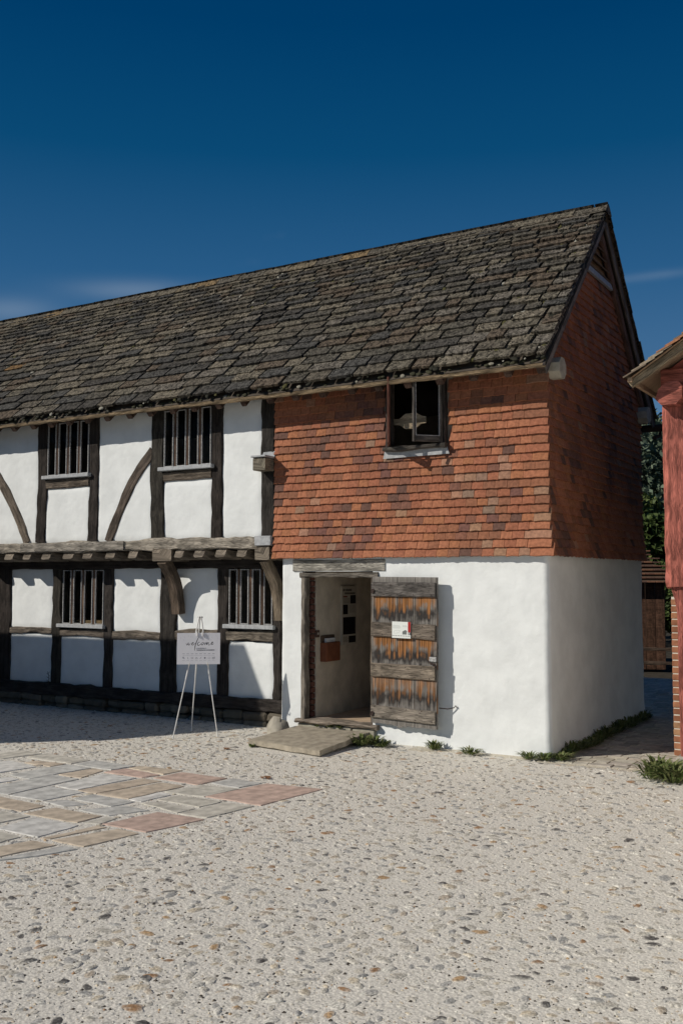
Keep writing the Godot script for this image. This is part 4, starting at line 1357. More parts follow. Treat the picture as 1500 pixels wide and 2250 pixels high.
func build_roof(H: Node3D) -> void:
	var roof := part("roof", H)
	var xl := -12.6
	var xr := 0.16
	# boarding under the slates, both slopes
	for s in 2:
		var mb := MB.new()
		mb.col = Color(0.10, 0.085, 0.07)
		var z0 := 0.39 if s == 0 else -4.33
		var a := Vector3(xl, 4.25, z0); var b := Vector3(xr - 0.02, 4.25, z0)
		var d := Vector3(xr - 0.02, 6.61, -1.97); var e := Vector3(xl, 6.61, -1.97)
		if s == 0:
			mb.quad(a, b, d, e)
			mb.quad(b - Vector3(0, 0.035, 0), a - Vector3(0, 0.035, 0), e - Vector3(0, 0.035, 0), d - Vector3(0, 0.035, 0))
		else:
			mb.quad(b, a, e, d)
			mb.quad(a - Vector3(0, 0.035, 0), b - Vector3(0, 0.035, 0), d - Vector3(0, 0.035, 0), e - Vector3(0, 0.035, 0))
		obj("roof_boarding", mb, M.plain, roof)
	var T := []
	for k in 24: T.append(slate_template())
	var pal := [[0.125, 0.115, 0.098], [0.105, 0.098, 0.086], [0.15, 0.137, 0.115], [0.085, 0.085, 0.082], [0.18, 0.163, 0.133], [0.125, 0.105, 0.085], [0.075, 0.073, 0.07], [0.16, 0.15, 0.135]]
	var list := []
	var joints := []
	var back := MB.new()
	var s := -0.02
	var row := 0
	var up := Vector3(0, 0.7071, -0.7071)
	var nrm := Vector3(0, 0.7071, 0.7071)
	while s < 3.26:
		var gauge: float = lerp(0.205, 0.105, s / 3.3) * rr(0.95, 1.05)
		var x := xr - rr(0.0, 0.25) * 0.0
		var first := true
		while x > xl:
			var w: float = rr(0.20, 0.50) * lerp(1.08, 0.72, s / 3.3)
			if R.randf() < 0.15: w *= 1.4
			if first: w *= rr(0.5, 1.0)
			first = false
			var x1 := x + (rr(-0.01, 0.012) if x > 0.1 else 0.0)
			var cx := x1 - w * 0.5
			var sag := 0.022 * nz(cx, s * 1.5, 0, 0.35) + 0.006 * nz(cx, s, 5, 2.0)
			var base: Vector3 = Vector3(cx, 4.285, 0.36) + up * (s + rr(-0.016, 0.016)) + nrm * (0.012 + sag)
			var length: float = min(gauge * 2.0, 3.36 - s)
			# slate axes: x along the eaves, y up the slope, z off the roof; the tail rides on the course below
			var lean := atan2(0.058, gauge * 2.0)
			var yb := (up * cos(lean) - nrm * sin(lean)).normalized()
			var zb := (nrm * cos(lean) + up * sin(lean)).normalized()
			var bas := Basis(Vector3(w - rr(0.012, 0.04), 0, 0), yb * length, zb)
			bas = Basis(nrm, rr(-0.022, 0.022)) * Basis(up, rr(-0.012, 0.012)) * bas
			var pos: Vector3 = base + nrm * 0.056
			var id := R.randi() % 24
			var p = pal[R.randi() % 8]
			var fc := 1.38
			var col := Color(snappedf(p[0] * fc, 0.005), snappedf(p[1] * fc, 0.005), snappedf(p[2] * fc, 0.005))
			if R.randf() < 0.006: col = Color(0.32, 0.20, 0.10)
			var dist := CAM.distance_to(pos)
			list.append({t = T[id], id = id, xf = Transform3D(bas, pos), col = col, score = gauge * w / (dist * dist) * (1.0 if cx > -9.0 else 0.1)})
			if row % 2 == 0:
				# the back slope, out of sight: coarser courses
				var bb := Basis(Vector3(-w, 0, 0), Vector3(0, 0.7071, 0.7071) * gauge * 3.2, Vector3(0, 0.7071, -0.7071))
				back.append(T[id], Transform3D(bb, Vector3(cx, 4.27, -4.35) + Vector3(0, 0.7071, 0.7071) * s + Vector3(0, 0.02, -0.02)), col)
			joints.append(Vector2(x - w, s + rr(0.0, gauge)))
			joints.append(Vector2(x - w * R.randf(), s - 0.012))
			joints.append(Vector2(x - w * R.randf(), s - 0.012))
			x -= w
		s += gauge
		row += 1
	pieces(list, roof, "stone_slate", "more_slates", M.slate, 300)
	var bo := obj("rear_slates", back, M.slate, roof)
	bo.set_meta("kind", "stuff")
	# cushions of moss in the joints and along the eaves
	var ms := MB.new()
	var mt := []
	for k in 4: mt.append(cobble_template())
	for k in joints.size():
		var ss: float = joints[k].y
		var x: float = joints[k].x
		if x < -11.8 or nz(x, ss, 3, 0.9) < rr(-0.5, 0.2): continue
		var r := rr(0.010, 0.034)
		var sag := 0.022 * nz(x, ss * 1.5, 0, 0.35)
		var p: Vector3 = Vector3(x, 4.285, 0.36) + up * ss + nrm * (0.055 + sag + rr(0, 0.016))
		var col := Color(0.030, 0.030, 0.022)
		if R.randf() < 0.14: col = Color(0.09, 0.085, 0.035)
		if R.randf() < 0.10: col = Color(0.34, 0.33, 0.28)
		ms.append(mt[k % 4], Transform3D(Basis(Vector3.RIGHT, PI / 4) * Basis(Vector3.UP, rr(0, TAU)) * Basis.from_scale(Vector3(r * 1.5, r * 0.5, r)), p), col)
	for k in 150:
		var x := rr(-11.8, 0.12)
		var r := rr(0.010, 0.028)
		ms.append(mt[k % 4], Transform3D(Basis(Vector3.RIGHT, PI / 3) * Basis.from_scale(Vector3(r * 1.4, r * 0.6, r)), Vector3(x, 4.275 + rr(0.0, 0.03), 0.385 + rr(-0.03, 0.006))), Color(0.05, 0.05, 0.03) if k % 9 else Color(0.26, 0.25, 0.2))
	var mo := obj("moss", ms, M.plain, roof)
	mo.set_meta("kind", "stuff")
	# ridge tiles
	var x := xr
	while x > xl:
		var L := rr(0.40, 0.48)
		var mb := MB.new()
		var cc := [Color(0.22, 0.20, 0.165), Color(0.17, 0.16, 0.14), Color(0.28, 0.24, 0.18), Color(0.30, 0.22, 0.13)]
		mb.col = cc[[0, 1, 1, 0, 2, 0, 1, 3][R.randi() % 8]]
		var sg := 0.02 * nz(x, 0, 0, 0.35)
		var P := []
		var lo := rr(-0.004, 0.006)
		for j in 7:
			var t := -1.0 + j / 3.0
			var line := []
			for i in 5:
				var xx: float = x - L * i / 4.0 + (0.012 if i == 0 else 0.0)
				var q := Vector3(xx, 6.735 + sg + lo - 0.125 * pow(abs(t), 1.35) + 0.006 * nz(xx, t, 2, 6.0) + (0.008 if i == 0 else 0.0), -1.97 - 0.135 * t)
				line.append(q)
			P.append(line)
		mb.grid(P, false)
		var top = P[3]
		for j in 6:
			mb.tri(Vector3(P[0][0].x, 6.60, -1.97), P[j][0], P[j + 1][0])
			mb.tri(Vector3(P[0][4].x, 6.60, -1.97), P[j + 1][4], P[j][4])
		obj("ridge_tile", mb, M.slate, roof)
		x -= L
	# eaves: tilting board, rafter feet, white soffit boards above the tiles
	timber("eaves_board", roof, [Vector3(-12.6, 4.222, 0.375), Vector3(-8, 4.228, 0.375), Vector3(-4, 4.222, 0.378), Vector3(0.13, 4.225, 0.375)], 0.055, 0.03, Color(0.40, 0.31, 0.20), Vector3(0, 0, 1), 0.004)
	var rx := -12.4
	while rx < 0.1:
		timber("rafter", roof, [Vector3(rx, 4.17, 0.35), Vector3(rx, 4.50, 0.02), Vector3(rx, 4.66, -0.14)], 0.09, 0.08, Color(0.13, 0.09, 0.07), Vector3(0, 1, 1).normalized(), 0.004)
		rx += rr(0.36, 0.42)
	# bargeboards on the gable
	for sd in 2:
		var za := 0.36 if sd == 0 else -4.30
		timber("bargeboard", roof, [Vector3(0.115, 4.185, za), Vector3(0.115, 6.51, -1.97 + (0.03 if sd == 0 else -0.03))], 0.13, 0.03, Color(0.26, 0.24, 0.23), Vector3(1, 0, 0), 0.002)
	timber("verge_rafter", roof, [Vector3(0.05, 4.25, -4.05), Vector3(0.05, 6.36, -1.99)], 0.12, 0.06, Color(0.24, 0.16, 0.13), Vector3(1, 0, 0), 0.003)
	# ends of the wall plates, cut to eight sides
	for z in [-0.10, -3.86]:
		var mb := MB.new()
		mb.col = Color(0.52, 0.49, 0.40)
		var P0 := []
		for k in 8:
			var t := TAU * (k + 0.5) / 8
			P0.append(Vector3(0, 4.27 + 0.125 * sin(t), z - 0.125 * cos(t)))
		for k in 8:
			var A: Vector3 = P0[k]; var B: Vector3 = P0[(k + 1) % 8]
			var o := Vector3(0.16, 0, 0)
			mb.quad(A, A + o, B + o, B, Vector2(0, 0), Vector2(0.2, 0), Vector2(0.2, 0.1), Vector2(0, 0.1))
			mb.tri(Vector3(0.165, 4.27, z), B + o, A + o, Vector2(0, 0), Vector2(0.1, 0), Vector2(0.1, 0.1))
		obj("plate_end", mb, M.stone, roof)
	# gutter at the rear corner
	var gt := MB.new()
	gt.tube([Vector3(-3, 4.17, -4.42), Vector3(0.28, 4.16, -4.42)], 0.055, 10)
	gt.tube([Vector3(0.18, 4.16, -4.42), Vector3(0.18, 4.05, -4.42), Vector3(0.12, 4.0, -4.3)], 0.03, 8)
	obj("gutter", gt, M.iron, roof)

func build_inside(H: Node3D) -> void:
	var ins := part("interior", H)
	# partition between the shop room and the hall; its right face is the wall seen through the door
	var p := MB.new()
	p.box(Vector3(-3.48, 0.0, -3.85), Vector3(-3.12, 2.16, -0.175))
	obj("partition", p, M.render_in, ins)
	# brick reveal inside the left jamb
	var y := 0.22
	var row := 0
	while y < 2.03:
		var dz := 0.0 if row % 2 == 0 else 0.05
		var b := MB.new()
		b.col = Color(0.14, 0.065, 0.05) * rr(0.7, 1.2)
		b.bbox(Vector3(-3.24, y, -0.172 + dz * 0.2), Vector3(-3.125 + rr(-0.004, 0.004), y + 0.062, -0.092), 0.006, 0.003, R)
		obj("brick", b, M.stone, ins)
		y += 0.074
		row += 1
	var f := MB.new()
	f.col = Color(0.55, 0.42, 0.30)
	f.box(Vector3(-3.12, 0.0, -3.85), Vector3(-0.3, 0.195, -0.16))
	obj("floor", f, M.plain, ins)
	var d := MB.new()
	d.box(Vector3(-11.95, 2.20, -3.9), Vector3(-0.16, 2.30, -0.62))
	obj("upper_floor", d, M.boards, ins)
	var c := MB.new()
	c.box(Vector3(-12.0, 0.0, -4.0), Vector3(-0.16, 4.56, -3.90))
	obj("rear_wall", c, M.limewash, ins)
	var e := MB.new()
	e.box(Vector3(-12.1, 0.0, -3.95), Vector3(-11.98, 4.4, -0.02))
	for xx in [-12.1, -11.98]:
		var a := Vector3(xx, 4.4, -3.95); var b := Vector3(xx, 4.4, -0.02); var cc := Vector3(xx, 4.58, -0.02); var dd := Vector3(xx, 6.55, -1.97); var ee := Vector3(xx, 4.58, -3.95)
		e.tri(a, b, cc); e.tri(a, cc, dd); e.tri(a, dd, ee)
	obj("end_wall", e, M.limewash, ins)
	var g := MB.new()
	g.box(Vector3(-11.98, 0.0, -3.9), Vector3(-3.5, 0.05, -0.76))
	obj("hall_floor", g, M.boards, ins)
	# a low bench inside the hall, its pale edge seen through the mullions
	var bn := MB.new()
	bn.col = Color(0.55, 0.42, 0.25)
	bn.bbox(Vector3(-8.1, 1.24, -0.95), Vector3(-6.9, 1.30, -0.62), 0.005)
	obj("shelf", bn, M.timber, ins)

# ---------------------------------------------------------------- neighbours
func build_neighbour() -> void:
	# stands outside the frame; its shadow lies across the yard and the foot of the wall
	var N := thing("neighbouring_house", "plain gabled brown boarded house shading the cobbled yard", "house")
	var w := MB.new()
	w.col = Color(0.45, 0.38, 0.30)
	w.box(Vector3(-17, -0.05, 2.44), Vector3(-8.58, 3.08, 5.02))
	w.tri(Vector3(-8.58, 3.08, 5.02), Vector3(-8.58, 3.08, 2.44), Vector3(-8.58, 4.62, 3.73))
	w.tri(Vector3(-17, 3.08, 2.44), Vector3(-17, 3.08, 5.02), Vector3(-17, 4.62, 3.73))
	obj("wall", w, M.plain, N)
	var r := MB.new()
	r.col = Color(0.16, 0.13, 0.11)
	for s in [-1, 1]:
		var e := Vector3(0, 3.02, 3.73 + s * 1.38)
		var t := Vector3(0, 4.66, 3.73)
		var A := Vector3(-17.1, e.y, e.z); var B := Vector3(-8.53, e.y, e.z); var D := Vector3(-8.53, t.y, t.z); var E := Vector3(-17.1, t.y, t.z)
		var o := Vector3(0, 0.05, 0)
		if s > 0:
			r.quad(A + o, B + o, D + o, E + o); r.quad(B, A, E, D); r.quad(A, B, B + o, A + o)
			r.quad(B, D, D + o, B + o)
		else:
			r.quad(B + o, A + o, E + o, D + o); r.quad(A, B, D, E); r.quad(B, A, A + o, B + o)
			r.quad(D, B, B + o, D + o)
	obj("roof", r, M.plain, N)
	var d := MB.new()
	d.col = Color(0.2, 0.15, 0.1)
	d.bbox(Vector3(-8.60, 0, 3.3), Vector3(-8.55, 1.95, 4.2), 0.01)
	obj("door", d, M.plain, N)

func build_opposite() -> void:
	# stands outside the frame to the right; its sunlit front lights the shaded gable
	var N := thing("white_house", "white plastered house facing the gable across the yard", "house", Vector3(5.1, 0, 0))
	var w := MB.new()
	w.box(Vector3(0, -0.05, -4.0), Vector3(5.0, 4.6, 9.0))
	w.tri(Vector3(0, 4.6, 9.0), Vector3(5.0, 4.6, 9.0), Vector3(2.5, 6.9, 9.0))
	w.tri(Vector3(5.0, 4.6, -4.0), Vector3(0, 4.6, -4.0), Vector3(2.5, 6.9, -4.0))
	obj("wall", w, M.plaster, N)
	var r := MB.new()
	r.col = Color(0.2, 0.16, 0.13)
	r.quad(Vector3(-0.3, 4.38, 9.2), Vector3(2.5, 6.95, 9.2), Vector3(2.5, 6.95, -4.2), Vector3(-0.3, 4.38, -4.2))
	r.quad(Vector3(2.5, 6.95, 9.2), Vector3(5.3, 4.38, 9.2), Vector3(5.3, 4.38, -4.2), Vector3(2.5, 6.95, -4.2))
	obj("roof", r, M.plain, N)
	for z in [-2.0, 1.0, 5.5]:
		var g := MB.new()
		g.col = Color(0.08, 0.08, 0.09)
		g.bbox(Vector3(-0.03, 2.9, z), Vector3(0.02, 3.8, z + 0.7), 0.01)
		obj("window", g, M.plain, N)
	var d := MB.new()
	d.col = Color(0.2, 0.14, 0.1)
	d.bbox(Vector3(-0.04, 0.0, 3.0), Vector3(0.02, 1.95, 3.95), 0.01)
	obj("door", d, M.plain, N)

func build_market_hall() -> void:
	# local frame: x along its gable to the right, z out of the gable, origin at the corner post's arris
	var K := thing("market_hall", "red-painted timber market hall on posts with clay-tiled roof", "building", Vector3(1.232, 0, 0.0))
	var RED := Color(0.50, 0.17, 0.135)
	var ry := func() -> Color: return tint_j(RED, 0.08)
	# upper corner posts
	var cp := MB.new()
	beam(cp, [Vector3(0.15, 1.86, -0.125), Vector3(0.15, 3.95, -0.125)], 0.30, 0.25, Vector3(0, 0, 1), ry.call(), 0.003, 0.062)
	obj("corner_post", cp, M.red, K)
	timber("post", K, [Vector3(3.3, 1.9, -0.125), Vector3(3.3, 3.95, -0.125)], 0.28, 0.25, ry.call(), Vector3(0, 0, 1), 0.004, M.red)
	timber("post", K, [Vector3(1.7, 2.1, -0.14), Vector3(1.7, 3.95, -0.14)], 0.2, 0.2, ry.call(), Vector3(0, 0, 1), 0.004, M.red)
	# bressummer with a rounded underside, middle rail, plate
	timber("bressummer", K, [Vector3(0.282, 2.0, -0.115), Vector3(3.16, 2.0, -0.115)], 0.24, 0.24, ry.call(), Vector3(0, 0, 1), 0.004, M.red)
	timber("rail", K, [Vector3(0.282, 2.18, -0.1), Vector3(1.6, 2.18, -0.1)], 0.11, 0.2, ry.call(), Vector3(0, 0, 1), 0.003, M.red)
	var nose := MB.new()
	nose.col = RED
	nose.tube([Vector3(0.004, 1.945, -0.125), Vector3(0.31, 1.945, -0.125)], 0.105, 16)
	obj("bressummer_end", nose, M.plain, K)
	timber("tie_beam", K, [Vector3(0.0, 4.02, -0.14), Vector3(3.44, 4.02, -0.14)], 0.2, 0.24, ry.call(), Vector3(0, 0, 1), 0.004, M.red)
	# the wall plate's end, cut to eight uneven sides, jutting out over the corner
	var pe := MB.new()
	pe.col = RED * 1.1
	var oc := [Vector2(-0.135, -0.055), Vector2(-0.075, -0.12), Vector2(0.07, -0.12), Vector2(0.13, -0.055), Vector2(0.13, 0.07), Vector2(0.095, 0.115), Vector2(-0.02, 0.115), Vector2(-0.10, 0.05)]
	var c := Vector3(0.125, 3.83, 0.19)
	for k in 8:
		var a: Vector2 = oc[k]; var b: Vector2 = oc[(k + 1) % 8]
		var A := c + Vector3(a.x, a.y, 0); var B := c + Vector3(b.x, b.y, 0)
		pe.tri(c, A, B, Vector2.ZERO, a, b)
		var o := Vector3(0, 0, -1.2)
		pe.quad(A + o, B + o, B, A, Vector2(0, 0), Vector2(0, 0.1), Vector2(1, 0.1), Vector2(1, 0))
	obj("plate_end", pe, M.red, K)
	# brick nogging between the posts
	var nog := part("brick_panel", K)
	var y := 2.26
	var row := 0
	while y < 3.86:
		var x := 0.29 - (0.11 if row % 2 else 0.0)
		while x < 1.58:
			var x0: float = max(x, 0.29)
			var x1: float = min(x + 0.215, 1.59)
			x += 0.225
			if x1 - x0 < 0.03: continue
			var b := MB.new()
			b.col = Color(0.30, 0.14, 0.09) * rr(0.8, 1.2)
			b.bbox(Vector3(x0, y, -0.2), Vector3(x1, y + 0.062, -0.075 + rr(-0.003, 0.003)), 0.004)
			obj("brick", b, M.stone, nog)
		y += 0.073
		row += 1
	var bm := MB.new()
	bm.col = Color(0.5, 0.46, 0.4)
	bm.box(Vector3(0.285, 2.24, -0.22), Vector3(1.6, 3.9, -0.085))
	bm.box(Vector3(1.8, 2.1, -0.22), Vector3(3.2, 3.9, -0.085))
	bm.box(Vector3(0.05, 2.1, -8.0), Vector3(0.2, 3.9, -0.26))
	bm.box(Vector3(3.25, 2.1, -8.0), Vector3(3.4, 3.9, -0.26))
	bm.box(Vector3(0.2, 2.1, -8.0), Vector3(3.25, 3.9, -7.85))
	bm.box(Vector3(0.3, 1.95, -8.0), Vector3(3.2, 2.05, -0.26))
	obj("wall", bm, M.plain, K)
	# ground-floor posts with curved brackets
	for q in [[0.215, -0.14], [3.2, -0.16], [0.21, -2.1], [3.2, -2.1], [0.21, -4.0], [3.2, -4.0], [0.21, -5.9], [3.2, -5.9], [0.21, -7.8], [3.2, -7.8]]:
		timber("post", K, [Vector3(q[0], 0.14, q[1]), Vector3(q[0], 1.9, q[1])], 0.21, 0.2, ry.call(), Vector3(0, 0, 1), 0.004, M.red)
		var st := MB.new()
		st.col = Color(0.45, 0.42, 0.36)
		st.bbox(Vector3(q[0] - 0.15, -0.04, q[1] - 0.15), Vector3(q[0] + 0.15, 0.15, q[1] + 0.15), 0.02, 0.006, R)
		obj("pad_stone", st, M.stone, K)
	timber("bracket", K, [Vector3(0.24, 1.35, -0.1), Vector3(0.30, 1.60, -0.1), Vector3(0.45, 1.80, -0.1), Vector3(0.66, 1.88, -0.1)], 0.14, 0.1, ry.call(), Vector3(0, 0, 1), 0.003, M.red)
	timber("bracket", K, [Vector3(0.07, 1.88, -0.14), Vector3(0.105, 1.78, -0.14), Vector3(0.13, 1.62, -0.14), Vector3(0.15, 1.45, -0.14)], 0.07, 0.12, ry.call(), Vector3(0, 0, 1), 0.003, M.red)
	# roof: rows of clay tiles running back from the gable
	var T := []
	for k in 6:
		var t := MB.new()
		var P := []
		for j in 3:
			var line := []
			for i in 5:
				var u := i / 4.0 - 0.5
				line.append(Vector3(u * 0.17, j * 0.13, 0.014 + 0.012 * (1.0 - 4.0 * u * u) + rr(-0.001, 0.001)))
			P.append(line)
		t.grid(P)
		for i in 4:
			t.quad(P[0][i] - Vector3(0, 0, 0.014), P[0][i + 1] - Vector3(0, 0, 0.014), P[0][i + 1], P[0][i])
		t.quad(P[0][4] - Vector3(0, 0, 0.014), P[2][4] - Vector3(0, 0, 0.014), P[2][4], P[0][4])
		t.quad(P[2][0] - Vector3(0, 0, 0.014), P[0][0] - Vector3(0, 0, 0.014), P[0][0], P[2][0])
		T.append(t)
	var rf := part("roof", K)
	var pitch := deg_to_rad(33.0)
	var list := []
	for sd in 2:
		var sx := 1.0 if sd == 0 else -1.0
		var eave := Vector3(-0.22, 3.97, 0) if sd == 0 else Vector3(3.66, 3.97, 0)
		var up := Vector3(cos(pitch) * sx, sin(pitch), 0)
		var nr := Vector3(-sin(pitch) * sx, cos(pitch), 0)
		var dk := MB.new()
		dk.col = Color(0.42, 0.30, 0.20)
		var top := eave + up * 2.313
		var z0 := Vector3(0, 0, 0.40); var z1 := Vector3(0, 0, -8.2)
		if sd == 0: dk.quad(eave + z1, eave + z0, top + z0, top + z1)
		else: dk.quad(eave + z0, eave + z1, top + z1, top + z0)
		dk.box(Vector3(eave.x - 0.01, eave.y - 0.03, -8.2), Vector3(eave.x + 0.03, eave.y + 0.015, 0.40))
		obj("boarding", dk, M.plain, rf)
		for s in 23:
			for k in 51:
				var along := -0.17 * k + 0.36
				var pos: Vector3 = eave + up * (0.1 * s - 0.03) + nr * 0.03 + Vector3(0, 0, along)
				# tile axes: x along the eaves, y up the slope, z off the roof
				var lean := 0.13
				var yb := up * cos(lean) - nr * sin(lean)
				var zb := nr * cos(lean) + up * sin(lean)
				var bas := Basis(yb.cross(zb), yb, zb)
				bas = Basis(nr, rr(-0.03, 0.03)) * bas
				var id := R.randi() % 6
				var cl: Color = [Color(0.42, 0.20, 0.11), Color(0.30, 0.17, 0.10), Color(0.20, 0.16, 0.12), Color(0.36, 0.30, 0.22)][R.randi() % 4]
				list.append({t = T[id], id = id, xf = Transform3D(bas, pos), col = cl, score = 1.0 / (0.4 + abs(0.36 - along)) + 1.0 / (1.0 + s) + (10.0 if sd == 0 else 0.0)})
		# barge rafter under the verge
		timber("barge_rafter", rf, [eave + Vector3(0, -0.05, 0.33), top + Vector3(0, -0.05, 0.33)], 0.09, 0.05, Color(0.50, 0.42, 0.30), Vector3(0, 0, 1), 0.003)
	pieces(list, rf, "roof_tile", "more_tiles", M.tile, 60)
	# gable infill up to the ridge
	var gi := MB.new()
	gi.col = RED
	gi.tri(Vector3(0.0, 4.09, -0.12), Vector3(3.44, 4.09, -0.12), Vector3(1.72, 5.2, -0.12))
	gi.tri(Vector3(3.44, 4.09, -0.2), Vector3(0.0, 4.09, -0.2), Vector3(1.72, 5.2, -0.2))
	obj("gable_boarding", gi, M.plain, K)

func leaf_cloud(mb: MB, ctr: Vector3, rad: Vector3, count: int, size: float, cols: Array) -> void:
	for k in count:
		var d := Vector3(R.randfn(), R.randfn(), R.randfn()).normalized()
		var rad_k := pow(R.randf(), 0.45)
		var p := ctr + Vector3(d.x * rad.x, d.y * rad.y, d.z * rad.z) * rad_k
		var cl: float = nz(p.x, p.y, p.z, 1.3)
		if cl < -0.12: continue
		mb.col = cols[R.randi() % cols.size()]
		var s := size * rr(0.6, 1.4)
		var a := Vector3(R.randfn(), R.randfn(), R.randfn()).normalized()
		var b := a.cross(Vector3(R.randfn(), R.randfn(), R.randfn())).normalized()
		mb.tri(p - a * s, p + b * s * 0.45, p + a * s)
		mb.tri(p - a * s, p + a * s, p - b * s * 0.45)

func build_background() -> void:
	var greens := [Color(0.07, 0.10, 0.03), Color(0.10, 0.13, 0.04), Color(0.05, 0.075, 0.025), Color(0.14, 0.16, 0.05)]
	var grey := [Color(0.12, 0.16, 0.11), Color(0.16, 0.20, 0.14), Color(0.09, 0.12, 0.08)]
	var defs := [
		["bushy_tree", "yellow-green bushy tree standing behind the tiled shed", Vector3(-5.2, 0, -23.0), 4.6, greens],
		["bushy_tree", "dark green bushy tree beside the red market hall", Vector3(-3.2, 0, -21.0), 3.6, [greens[0], greens[2], greens[0]]],
		["willow_tree", "tall grey-green tree rising behind the other trees", Vector3(-6.6, 0, -31.0), 8.2, grey]]
	for t in defs:
		var o := thing(t[0], t[1], "tree", t[2], 0.0, "trees beyond the lane")
		var hgt: float = t[3]
		var tr := MB.new()
		tr.col = Color(0.12, 0.09, 0.06)
		tr.tube([Vector3(0, -0.1, 0), Vector3(0.1, hgt * 0.4, 0), Vector3(0.0, hgt * 0.8, 0.1)], 0.13, 8)
		for k in 6:
			var a := TAU * k / 6.0
			var y0 := hgt * rr(0.3, 0.6)
			tr.tube([Vector3(0.08, y0, 0), Vector3(cos(a) * hgt * 0.16, y0 + hgt * 0.12, sin(a) * hgt * 0.16), Vector3(cos(a) * hgt * 0.28, y0 + hgt * 0.2, sin(a) * hgt * 0.28)], 0.04, 5)
		obj("trunk", tr, M.plain, o)
		var cr := MB.new()
		for k in 14:
			var a := rr(0, TAU)
			var yy: float = hgt * lerp(0.25, 0.92, k / 13.0)
			var sp := hgt * 0.26 * sqrt(max(0.1, 1.0 - pow((yy / hgt - 0.5) * 1.7, 2.0)))
			leaf_cloud(cr, Vector3(cos(a) * sp, yy, sin(a) * sp), Vector3(1, 0.75, 1) * hgt * rr(0.18, 0.26), 3600, 0.13, t[4])
		obj("crown", cr, M.leaf, o)
	# open-sided shed with a tiled roof at the end of the lane
	var S := thing("shed", "dark boarded shed with scalloped clay-tile roof behind the white gable", "shed", Vector3(-1.9, 0, -11.2), deg_to_rad(20.0))
	var bd := part("board_wall", S)
	for k in 12:
		var b := MB.new()
		b.col = Color(0.16, 0.09, 0.06) * rr(0.7, 1.2)
		b.bbox(Vector3(-1.9 + k * 0.2, 0.0, -0.03), Vector3(-1.9 + k * 0.2 + 0.19, 1.85, 0.0 + rr(0, 0.01)), 0.004)
		obj("board", b, M.timber, bd)
	var side := MB.new()
	side.col = Color(0.12, 0.08, 0.06)
	side.box(Vector3(-1.9, 0, -2.6), Vector3(-1.8, 1.85, -0.03))
	side.box(Vector3(0.4, 0, -2.6), Vector3(0.5, 1.85, -0.03))
	side.box(Vector3(-1.9, 0, -2.7), Vector3(0.5, 1.85, -2.6))
	obj("side_wall", side, M.plain, S)
	var srf := part("roof", S)
	for row in 12:
		for k in 17:
			var t := MB.new()
			t.col = [Color(0.20, 0.10, 0.07), Color(0.26, 0.13, 0.08), Color(0.15, 0.09, 0.07)][R.randi() % 3]
			var y := 1.85 + row * 0.085
			var z := 0.25 - row * 0.11
			var x := -2.15 + k * 0.175
			if x - 0.09 > 0.85 - row * 0.10 or x < -2.15 + row * 0.05: continue
			t.bbox(Vector3(x, y, z - 0.2), Vector3(x + 0.165, y + 0.028 + rr(0, 0.006), z), 0.006)
			if row < 8 and k > 9: obj("roof_tile", t, M.tile, srf)
			else: obj("roof_tile", t, M.tile, srf)
	var deck := MB.new()
	deck.col = Color(0.1, 0.07, 0.05)
	deck.quad(Vector3(-2.2, 1.84, 0.2), Vector3(0.85, 1.84, 0.2), Vector3(-0.35, 2.84, -1.1), Vector3(-1.5, 2.84, -1.1))
	deck.quad(Vector3(0.85, 1.84, 0.2), Vector3(0.85, 1.84, -2.7), Vector3(-0.35, 2.84, -1.5), Vector3(-0.35, 2.84, -1.1))
	obj("roof_boarding", deck, M.plain, srf)
	# a short pale board on a post, and a low rail fence
	var P := thing("planter_post", "short upright pale board beside the dark shed", "post", Vector3(-0.72, 0, -10.4))
	timber("board", P, [Vector3(0, 0, 0), Vector3(0, 1.05, 0)], 0.30, 0.12, Color(0.30, 0.24, 0.17))
	var F := thing("rail_fence", "low dark rail fence across the end of the lane", "fence", Vector3(-0.6, 0, -9.6))
	for k in 4: timber("fence_post", F, [Vector3(-0.9 + k * 0.8, -0.05, 0), Vector3(-0.9 + k * 0.8, 0.62, 0)], 0.08, 0.08, Color(0.10, 0.08, 0.065))
	for yy in [0.28, 0.55]: timber("rail", F, [Vector3(-0.95, yy, 0.045), Vector3(1.6, yy + 0.02, 0.045)], 0.07, 0.035, Color(0.12, 0.09, 0.07))
	# white-flowered bushes in the garden behind the fence
	for q in [Vector3(-0.25, 0, -13.0), Vector3(0.5, 0, -12.2), Vector3(-1.0, 0, -14.5)]:
		var o := thing("flowering_bush", "low green bush with small white flowers behind the rail fence", "bush", q, 0.0, "flowering bushes behind the fence")
		var mb := MB.new()
		leaf_cloud(mb, Vector3(0, 0.42, 0), Vector3(0.6, 0.42, 0.5), 2600, 0.04, greens)
		obj("foliage", mb, M.leaf, o)
		var fl := MB.new()
		for k in 60:
			var a := rr(0, TAU)
			var p := Vector3(cos(a) * rr(0.1, 0.55), rr(0.5, 0.9), sin(a) * 0.45)
			fl.col = Color(0.8, 0.8, 0.76)
			fl.tube([p, p + Vector3(0, 0.02, 0)], 0.022, 6)
		obj("flowers", fl, M.leaf, o)
	# dense hedge closing the view
	var hg := thing("hedge", "tall dark hedge closing the far end of the lane", "hedge", Vector3(-2.0, 0, -18.5))
	var hm := MB.new()
	for k in 18:
		leaf_cloud(hm, Vector3(-4.5 + k * 0.55, rr(0.7, 2.2), rr(-0.3, 0.3)), Vector3(0.75, 0.95, 0.6), 900, 0.06, [greens[0], greens[2]])
	obj("foliage", hm, M.leaf, hg)
	var hs := MB.new()
	hs.col = Color(0.08, 0.06, 0.04)
	for k in 9: hs.tube([Vector3(-4.5 + k * 1.1, -0.05, 0), Vector3(-4.4 + k * 1.1, 1.6, 0.05)], 0.05, 6)
